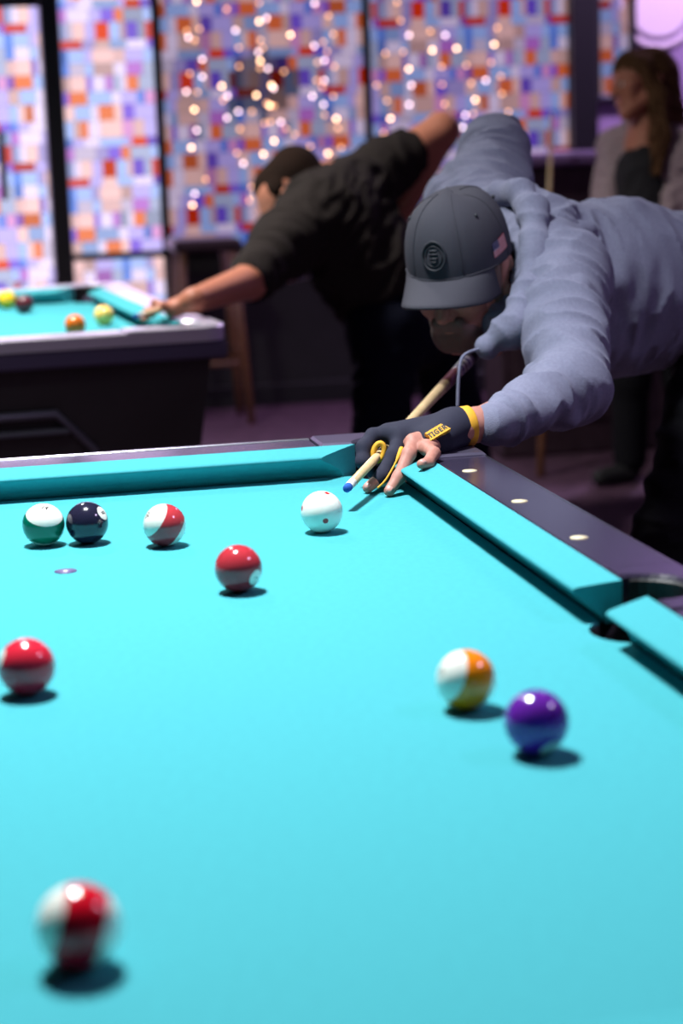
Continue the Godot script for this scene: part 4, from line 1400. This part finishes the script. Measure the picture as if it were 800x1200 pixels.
func far_player() -> void:
	var person := thing("person", "player in dark t-shirt leaning over the far pool table", "person")
	var h := head_frame(Vector3(0.9147, 1.0764, -3.7991), Vector3(-0.7112, -0.575, -0.4044), Vector3(-0.1839, 0.9732, -0.1382), 1.02)
	var LS := Vector3(0.8454, 0.9627, -3.6025)
	var LE := Vector3(0.6926, 0.8797, -3.3462)
	var LW := Vector3(0.5109, 0.856, -3.129)
	var RS := Vector3(1.2192, 1.1511, -3.9597)
	var RE := Vector3(1.4196, 1.2621, -3.9931)
	var HIP := Vector3(1.2505, 0.7142, -3.811)
	var LH := Vector3(1.1597, 0.6921, -3.6898)
	var LK := Vector3(1.0944, 0.3699, -3.564)
	var LA := Vector3(1.0815, 0.055, -3.606)
	LA.y = 0.09
	var RH := Vector3(1.3548, 0.6755, -3.8856)
	var RK := Vector3(1.4328, 0.3218, -3.9006)
	var RA := Vector3(1.5033, 0.0006, -3.9761)
	RA.y = 0.09
	var NECK := Vector3(1.0214, 1.0759, -3.8289)
	var tip := Vector3(0.341, 0.8315, -3.0341)
	var rest := Vector3(0.4526, 0.8523, -3.0778)
	var dir := (Vector3(1.5436, 0.8944, -4.4125) - tip).normalized()
	rest = tip + dir * 0.13
	var grip := tip + dir * 1.34
	var RW := grip + (RE - grip).normalized() * 0.08
	var st := SurfaceTool.new()
	st.begin(Mesh.PRIMITIVE_TRIANGLES)
	var body := [
		limb(h.at(0, -0.05, -0.02), NECK, 0.058, 0.075, 0.03), limb(NECK, HIP, 0.11, 0.11, 0.05), limb(LS, RS, 0.06, 0.06, 0.04),
		limb(LS, LE, 0.054, 0.046, 0.02), limb(LE, LW, 0.05, 0.032, 0.02), limb(RS, RE, 0.062, 0.054, 0.02), limb(RE, RW, 0.052, 0.032, 0.02),
		limb(LH, LK, 0.08, 0.06, 0.02), limb(LK, LA, 0.055, 0.04, 0.02), limb(RH, RK, 0.08, 0.06, 0.02), limb(RK, RA, 0.055, 0.04, 0.02), limb(LH, RH, 0.1, 0.1, 0.03),
	]
	add_body(st, body, 0.014)
	add_body(st, head_limbs(h), 0.006)
	# bridge hand laid on the rail, fingers spread, thumb up against the cue
	var ahead := (rest - LW)
	ahead.y = 0.0
	ahead = ahead.normalized()
	var across := ahead.cross(Vector3.UP)
	var palm := rest - ahead * 0.03 - Vector3(0, 0.012, 0)
	palm += across * 0.04
	palm.y = maxf(palm.y, TY + 0.074)
	var hand := [limb(LE, LW, 0.05, 0.03, 0.02), limb(LW, palm, 0.03, 0.022, 0.02), limb(palm - across * 0.03, palm + across * 0.03, 0.018, 0.018, 0.02)]
	for k in 4:
		var o := palm + across * (k - 1.5) * 0.022
		hand += chain([o, o + ahead * 0.035 + across * (k - 1.5) * 0.006 + Vector3(0, 0.008, 0), o + ahead * 0.062 + across * (k - 1.5) * 0.012 - Vector3(0, 0.008, 0), o + ahead * 0.08 + across * (k - 1.5) * 0.014 - Vector3(0, 0.02, 0)], [0.011, 0.01, 0.009, 0.008])
	hand += chain([palm - across * 0.03, palm - across * 0.035 + ahead * 0.03 + Vector3(0, 0.012, 0), palm - across * 0.025 + ahead * 0.05 + Vector3(0, 0.02, 0)], [0.014, 0.012, 0.01])
	add_body(st, hand, 0.004)
	var gx := dir
	var gu := (RW - grip).normalized()
	gu = (gu - gx * gu.dot(gx)).normalized()
	var gs := gx.cross(gu)
	var fist := [limb(RE, RW, 0.05, 0.03, 0.02), limb(RW, grip + gu * 0.047 - gs * 0.012, 0.028, 0.025, 0.012)]
	for k in 4:
		var o := grip + gx * (k - 1.5) * 0.021
		fist += chain([o + gu * 0.024 - gs * 0.018, o - gs * 0.027 - gu * 0.006, o - gu * 0.027 - gs * 0.006, o - gu * 0.02 + gs * 0.018], [0.011, 0.0105, 0.01, 0.009])
	fist += chain([grip + gu * 0.03 - gx * 0.03, grip + gs * 0.026 - gx * 0.035, grip + gs * 0.018 - gu * 0.022 - gx * 0.028], [0.014, 0.012, 0.01])
	add_body(st, fist, 0.005)
	obj("body", st.commit(), M.skin_tan, person)
	eyes(h, person)
	obj("hair", body_mesh([
		limb(h.at(0, 0.062, -0.045), h.at(0, 0.066, 0.03), 0.082, 0.066, 0.02), limb(h.at(0, 0.01, -0.06), h.at(0, -0.02, -0.06), 0.064, 0.05, 0.02),
		limb(h.at(-0.055, 0.045, 0.005), h.at(0.055, 0.045, 0.005), 0.03, 0.03, 0.02),
	], 0.007), M.hair_dark, person)
	crease_along = 16.0
	crease_across = 5.0
	var shirt := [
		limb(NECK.lerp(HIP, 0.12), HIP, 0.15, 0.165, 0.06, Vector3.ZERO, 1.0, 0.012), limb(LS, RS, 0.1, 0.09, 0.07, Vector3.ZERO, 1.0, 0.008),
		limb(LS.lerp(RS, 0.35), Vector3(1.1397, 0.8272, -3.7531), 0.13, 0.16, 0.06, Vector3.ZERO, 1.0, 0.01),
		limb(LS, LE.lerp(LS, 0.1), 0.088, 0.068, 0.04, Vector3.ZERO, 1.0, 0.008), limb(RS, RS.lerp(RE, 0.3), 0.092, 0.085, 0.04, Vector3.ZERO, 1.0, 0.008),
		limb(h.at(0, -0.1, -0.03), NECK, 0.07, 0.09, 0.03),
	]
	obj("t_shirt", body_mesh(shirt, 0.012), M.shirt, person).set_meta("label", "dark brown-black t-shirt")
	crease_along = 12.0
	obj("jeans", body_mesh([
		limb(LH, LK, 0.105, 0.08, 0.03, Vector3.ZERO, 1.0, 0.008), limb(LK, LA, 0.078, 0.066, 0.03, Vector3.ZERO, 1.0, 0.01), limb(RH, RK, 0.105, 0.08, 0.03, Vector3.ZERO, 1.0, 0.008),
		limb(RK, RA, 0.078, 0.066, 0.03, Vector3.ZERO, 1.0, 0.01), limb(LH, RH, 0.13, 0.13, 0.04),
	], 0.015), M.jeans, person).set_meta("label", "dark blue jeans")
	for a in [LA, RA]:
		obj("shoe", body_mesh([limb(a - Vector3(0.03, 0.045, 0), a + Vector3(-0.15, -0.05, 0.02), 0.042, 0.036, 0.02, Vector3.UP, 1.15), limb(a, a - Vector3(0, 0.03, 0), 0.045, 0.045, 0.02)], 0.009), M.shoe, person)
	cue_stick("cue held by the dark-shirted man at the far table", tip, dir)


func woman() -> void:
	var person := thing("person", "standing woman with long fair hair, pale cardigan and black top", "person")
	var h := head_frame(Vector3(2.3038, 1.374, -4.614), Vector3(-0.9888, 0.0401, 0.1436), Vector3(0.0932, 0.9551, -0.2812), 0.98)
	var NECK := Vector3(2.3367, 1.2307, -4.6193)
	var CH := Vector3(2.3025, 1.0479, -4.5887)
	var LS := Vector3(2.4241, 1.1527, -4.4913)
	var RS := Vector3(2.2546, 1.1742, -4.7393)
	var LE := Vector3(2.4402, 0.9116, -4.407)
	var RE := Vector3(2.1703, 0.9124, -4.6508)
	var LW := Vector3(2.3174, 0.7298, -4.27)
	var RW := Vector3(2.1344, 0.727, -4.4324)
	var HIP := Vector3(2.3224, 0.7099, -4.5358)
	var LA := HIP + Vector3(0.1, 0, 0.03)
	var RA := HIP + Vector3(-0.09, 0, -0.02)
	LA.y = 0.09
	RA.y = 0.09
	var LH := HIP + Vector3(0.085, -0.06, 0.02)
	var RH := HIP + Vector3(-0.085, -0.06, -0.02)
	var st := SurfaceTool.new()
	st.begin(Mesh.PRIMITIVE_TRIANGLES)
	add_body(st, [
		limb(h.at(0, -0.05, -0.015), NECK, 0.047, 0.055, 0.03), limb(NECK, CH, 0.075, 0.09, 0.05), limb(CH, HIP, 0.09, 0.1, 0.05), limb(LS, RS, 0.048, 0.048, 0.05),
		limb(LS, LE, 0.04, 0.034, 0.02), limb(LE, LW, 0.032, 0.023, 0.02), limb(RS, RE, 0.04, 0.034, 0.02), limb(RE, RW, 0.032, 0.023, 0.02),
		limb(LH, (LH + LA) * 0.5, 0.075, 0.05, 0.02), limb((LH + LA) * 0.5, LA, 0.048, 0.034, 0.02), limb(RH, (RH + RA) * 0.5, 0.075, 0.05, 0.02), limb((RH + RA) * 0.5, RA, 0.048, 0.034, 0.02),
	], 0.013)
	add_body(st, head_limbs(h), 0.006)
	for w in [[LW, LE, -1.0], [RW, RE, 1.0]]:
		var a: Vector3 = (w[0] - w[1]).normalized()
		var s := a.cross(Vector3(0.3, 0, 1)).normalized()
		var n := a.cross(s)
		var hand := [limb(w[1], w[0], 0.032, 0.022, 0.02), limb(w[0], w[0] + a * 0.07, 0.022, 0.022, 0.02, n, 1.5)]
		for k in 4:
			var o: Vector3 = w[0] + a * 0.075 + s * (k - 1.5) * 0.018
			hand += chain([o, o + a * 0.035 + n * 0.006, o + a * 0.058 + n * 0.02, o + a * 0.068 + n * 0.034], [0.0095, 0.009, 0.008, 0.007])
		hand += chain([w[0] + a * 0.02 + s * 0.02 * w[2], w[0] + a * 0.055 + s * 0.042 * w[2] + n * 0.01, w[0] + a * 0.08 + s * 0.04 * w[2] + n * 0.02], [0.012, 0.01, 0.008])
		add_body(st, hand, 0.004)
	obj("body", st.commit(), M.skin_tan, person)
	eyes(h, person)
	crease_along = 6.0
	crease_across = 40.0
	var hair := [
		limb(h.at(0, 0.06, -0.045), h.at(0, 0.062, 0.028), 0.086, 0.072, 0.02, Vector3.ZERO, 1.0, 0.004), limb(h.at(0, 0.03, -0.07), h.at(0, -0.1, -0.07), 0.075, 0.07, 0.03, Vector3.ZERO, 1.0, 0.006),
	]
	for e in [-1.0, 1.0]:
		hair.append(limb(h.at(e * 0.06, 0.05, 0.02), h.at(e * 0.075, -0.06, -0.02), 0.03, 0.032, 0.03, Vector3.ZERO, 1.0, 0.006))
		hair.append(limb(h.at(e * 0.075, -0.06, -0.02), h.at(e * 0.085, -0.2, -0.005), 0.034, 0.036, 0.03, Vector3.ZERO, 1.0, 0.007))
		hair.append(limb(h.at(e * 0.085, -0.2, -0.005), h.at(e * 0.08, -0.32, 0.02), 0.036, 0.02, 0.03, Vector3.ZERO, 1.0, 0.007))
	hair.append(limb(h.at(0, -0.1, -0.075), h.at(0, -0.28, -0.09), 0.075, 0.05, 0.03, Vector3.ZERO, 1.0, 0.007))
	obj("hair", body_mesh(hair, 0.007), M.hair_blonde, person).set_meta("label", "long fair brown hair")
	crease_along = 10.0
	crease_across = 10.0
	obj("top", body_mesh([limb(CH + Vector3(0, 0.03, 0.015), HIP + Vector3(0, 0.02, 0.02), 0.108, 0.112, 0.04, Vector3.ZERO, 1.0, 0.004)], 0.01), M.tank_top, person).set_meta("label", "black scoop neck top")
	crease_along = 14.0
	crease_across = 8.0
	var card := [
		limb(LS, LE, 0.066, 0.055, 0.04, Vector3.ZERO, 1.0, 0.01), limb(LE, LW.lerp(LE, 0.15), 0.055, 0.042, 0.03, Vector3.ZERO, 1.0, 0.01), limb(RS, RE, 0.062, 0.052, 0.04, Vector3.ZERO, 1.0, 0.01),
		limb(RE, RW.lerp(RE, 0.15), 0.052, 0.042, 0.03, Vector3.ZERO, 1.0, 0.01),
		limb(NECK + Vector3(0.02, -0.01, -0.06), HIP + Vector3(0, 0, -0.06), 0.11, 0.13, 0.05, Vector3.ZERO, 1.0, 0.008), limb(LS, RS, 0.06, 0.06, 0.04, Vector3.ZERO, 1.0, 0.006),
		limb(Vector3(2.3798, 1.2003, -4.5208), Vector3(2.3267, 0.7219, -4.3706), 0.045, 0.05, 0.03, Vector3.ZERO, 1.0, 0.008), limb(Vector3(2.2386, 1.1958, -4.695), Vector3(2.1157, 0.7216, -4.5186), 0.035, 0.04, 0.03, Vector3.ZERO, 1.0, 0.008),
		limb(Vector3(2.2488, 1.1821, -4.5025), Vector3(2.1809, 0.7613, -4.3257), 0.07, 0.08, 0.02, Vector3.ZERO, 1.0, 0.0, -1.0),
	]
	obj("cardigan", body_mesh(card, 0.011), M.cardigan, person).set_meta("label", "open pale mauve cardigan")
	obj("trousers", body_mesh([
		limb(LH, (LH + LA) * 0.5, 0.095, 0.07, 0.03), limb((LH + LA) * 0.5, LA, 0.068, 0.06, 0.03), limb(RH, (RH + RA) * 0.5, 0.095, 0.07, 0.03), limb((RH + RA) * 0.5, RA, 0.068, 0.06, 0.03), limb(LH, RH, 0.11, 0.11, 0.03), limb(HIP, HIP + Vector3(0, -0.05, 0), 0.12, 0.12, 0.03),
	], 0.015), M.pants, person)
	for a in [LA, RA]:
		obj("shoe", body_mesh([limb(a - Vector3(0, 0.05, 0), a + Vector3(-0.13, -0.055, 0.05), 0.036, 0.03, 0.02), limb(a, a - Vector3(0, 0.04, 0), 0.038, 0.038, 0.02)], 0.009), M.shoe, person)


# ------------------------------------------------------------------ furniture and small things
func furniture() -> void:
	# half-height counter wall behind the players
	var a := Vector3(1.8584, 1.1544, -5.1301)
	var t := thing("counter", "dark brown half-height counter behind the players, its top coloured lilac for a violet highlight", "counter", Vector3(2.75, 0, -5.3))
	obj("body", moved(box(Vector3(1.9, 1.1, 0.24), 0.006), Vector3(0.15, 0.555, 0)), M.counter, t)
	obj("top", moved(box(Vector3(1.98, 0.045, 0.42), 0.01), Vector3(0.15, 1.128, 0)), M.counter_top, t)
	for k in 3:
		obj("panel", moved(box(Vector3(0.56, 0.86, 0.012), 0.005), Vector3(-0.47 + k * 0.62, 0.56, 0.124)), M.counter, t)
	# a spare cue leaning on the counter
	var c := thing("spare_cue", "pale wooden cue leaning on the brown counter", "cue stick", Vector3.ZERO, "")
	var top := Vector3(2.1143, 1.2998, -5.04)
	var foot := Vector3(2.0476, 0.6954, -4.92)
	foot = top + (foot - top) * ((0.0 - top.y) / (foot.y - top.y))
	obj("shaft", tube([foot.lerp(top, 0.5), top], [0.011, 0.0065], 12), M.maple, c)
	obj("butt", tube([foot, foot.lerp(top, 0.28), foot.lerp(top, 0.5)], [0.016, 0.014, 0.011], 12), M.wood, c)
	# bar stool by the wall
	bar_stool(Vector3(1.0311, 0.7921, -6.62), 0.3)
	# round pale emblem on the lavender wall
	var e := thing("wall_emblem", "pale round emblem on the lavender wall above the woman", "sign", Vector3(3.2846, 1.7757, -6.99))
	var m := mat(rgb(244, 232, 240), 0.7)
	var ring := []
	for k in 48:
		ring.append(Vector3(cos(TAU * k / 48) * 0.19, sin(TAU * k / 48) * 0.19, 0.004))
	obj("ring", tube(ring, [0.014], 8, 0.5, Vector3(0, 0, 1), true), m, e)
	var disc := turned(prism(circle(Vector2.ZERO, 0.15, 40), 0.0, 0.006, 0.001), Transform3D(Basis(Vector3(1, 0, 0), PI / 2), Vector3(0, 0, 0)))
	obj("disc", disc, m, e)


func bar_stool(seat: Vector3, w: float) -> void:
	var t := thing("bar_stool", "wooden bar stool with dark seat under the mosaic window", "stool", Vector3(seat.x, 0, seat.z))
	var hgt := seat.y
	obj("seat", moved(box(Vector3(w, 0.05, w), 0.015), Vector3(0, hgt - 0.005, 0)), M.counter, t)
	for sx in [-1, 1]:
		for sz in [-1, 1]:
			obj("leg", tube([Vector3(sx * w * 0.52, 0, sz * w * 0.52), Vector3(sx * w * 0.36, hgt - 0.028, sz * w * 0.36)], [0.017, 0.02], 10), M.wood, t)
	for s in [-1, 1]:
		obj("rung", tube([Vector3(-w * 0.47, 0.27, s * w * 0.47), Vector3(w * 0.47, 0.27, s * w * 0.47)], [0.011], 8), M.wood, t)
		obj("rung", tube([Vector3(s * w * 0.46, 0.32, -w * 0.46), Vector3(s * w * 0.46, 0.32, w * 0.46)], [0.011], 8), M.wood, t)


func fairy_lights() -> void:
	# strands of small warm bulbs hanging before the windows: x of each strand and heights of its bulbs
	var strands := [
		[1.039, [[1.066, 1.819, 2], [1.072, 1.704, 0], [1.017, 1.696, 0], [1.022, 1.669, 1], [1.049, 1.656, 0], [1.078, 1.575, 1], [1.021, 1.516, 0], [1.075, 1.501, 1], [1.002, 1.440, 1], [1.050, 1.436, 0], [1.033, 1.362, 2], [1.039, 1.273, 1], [1.012, 1.200, 2], [1.069, 1.060, 0], [1.017, 0.999, 1], [1.005, 0.951, 2]]],
		[1.207, [[1.195, 1.784, 0], [1.230, 1.693, 1], [1.241, 1.620, 0], [1.239, 1.540, 0], [1.158, 1.459, 2], [1.181, 1.415, 1], [1.161, 1.397, 0], [1.227, 1.348, 1], [1.176, 1.322, 1], [1.230, 1.272, 0], [1.213, 1.169, 0], [1.239, 1.123, 1]]],
		[1.314, [[1.339, 1.808, 0], [1.335, 1.729, 2], [1.338, 1.649, 0], [1.326, 1.599, 1], [1.333, 1.561, 2], [1.331, 1.531, 0], [1.310, 1.415, 2], [1.288, 1.345, 0], [1.342, 1.294, 0], [1.330, 1.160, 2], [1.270, 1.019, 0], [1.286, 0.985, 2], [1.259, 0.960, 0], [1.309, 0.927, 0]]],
		[1.374, [[1.369, 1.742, 1], [1.347, 1.617, 0], [1.366, 1.528, 1], [1.379, 1.455, 2], [1.388, 1.443, 1], [1.354, 1.379, 0], [1.367, 1.369, 2], [1.386, 1.366, 0], [1.367, 1.298, 0], [1.414, 1.296, 1], [1.381, 1.215, 2]]],
		[1.455, [[1.472, 1.669, 2], [1.437, 1.513, 0], [1.437, 1.265, 0], [1.474, 1.240, 0]]],
		[1.597, [[1.585, 1.800, 1], [1.618, 1.634, 0], [1.576, 1.619, 1], [1.619, 1.555, 1], [1.588, 1.548, 0], [1.581, 1.470, 0], [1.616, 1.469, 1], [1.606, 1.440, 0], [1.560, 1.403, 1], [1.609, 1.365, 1], [1.613, 1.320, 0], [1.543, 1.187, 0], [1.621, 1.152, 2], [1.621, 1.069, 0]]],
		[1.660, [[1.645, 1.746, 0], [1.663, 1.667, 0], [1.633, 1.594, 0], [1.664, 1.528, 0], [1.655, 1.400, 0], [1.664, 1.302, 2], [1.671, 1.260, 0], [1.682, 1.176, 0]]],
		[1.887, [[1.897, 1.578, 0], [1.853, 1.442, 0], [1.897, 1.373, 0], [1.911, 1.295, 2], [1.877, 1.232, 0]]],
		[1.989, [[1.956, 1.797, 0], [1.970, 1.717, 0], [2.006, 1.654, 1], [1.977, 1.583, 0], [2.001, 1.508, 2], [2.011, 1.437, 1], [1.999, 1.353, 1]]],
		[2.142, [[2.103, 1.669, 0], [2.172, 1.650, 1], [2.111, 1.586, 2], [2.152, 1.514, 0], [2.152, 1.436, 0], [2.162, 1.350, 0]]],
		[2.268, [[2.223, 1.591, 2], [2.266, 1.517, 0], [2.287, 1.438, 0], [2.304, 1.364, 2], [2.292, 1.303, 0], [2.257, 1.298, 1], [2.243, 1.246, 1]]],
		[2.400, [[2.413, 1.676, 0], [2.397, 1.604, 2], [2.382, 1.526, 0], [2.425, 1.464, 0], [2.355, 1.448, 1], [2.430, 1.387, 0]]],
		[2.459, [[2.459, 1.306, 0]]],
	]
	var rod := thing("curtain_rod", "thin black rod that holds the fairy light strands above the windows", "rod", Vector3(1.75, 2.2, -6.72))
	obj("bar", tube([Vector3(-0.95, 0, 0), Vector3(0.95, 0, 0)], [0.008], 10), M.frame, rod)
	for s in [-0.9, 0.0, 0.9]:
		obj("bracket", moved(box(Vector3(0.02, 0.02, 0.28), 0.003), Vector3(s, 0.014, -0.14)), M.frame, rod)
	var ball_mesh := lathe([Vector2(0, -0.008), Vector2(0.0045, -0.0065), Vector2(0.0075, -0.002), Vector2(0.0075, 0.002), Vector2(0.0045, 0.0065), Vector2(0, 0.008)], 10)
	var warm := glow(Color(1.0, 0.8, 0.62), 9.0)
	var cool := glow(Color(1.0, 0.86, 0.9), 5.0)
	var dim := glow(Color(1.0, 0.72, 0.5), 2.8)
	var k := 0
	for s in strands:
		k += 1
		var x: float = s[0]
		var t := thing("light_strand", "thin hanging strand of warm fairy lights, number %s from the left before the mosaic windows" % ["one", "two", "three", "four", "five", "six", "seven", "eight", "nine", "ten", "eleven", "twelve", "thirteen", "fourteen", "fifteen", "sixteen", "seventeen", "eighteen", "nineteen", "twenty"][k - 1], "fairy lights", Vector3(x, 2.2, -6.72), "strands of fairy lights before the windows")
		var pts := [Vector3(0, 0, 0)]
		for b in s[1]:
			pts.append(Vector3(b[0] - x, b[1] - 2.2, 0))
		obj("wire", tube(pts, [0.0008], 5), M.wire, t)
		for b in s[1]:
			obj("bulb", ball_mesh, [dim, cool, warm][b[2]], t, Vector3(b[0] - x, b[1] - 2.2, 0.004))
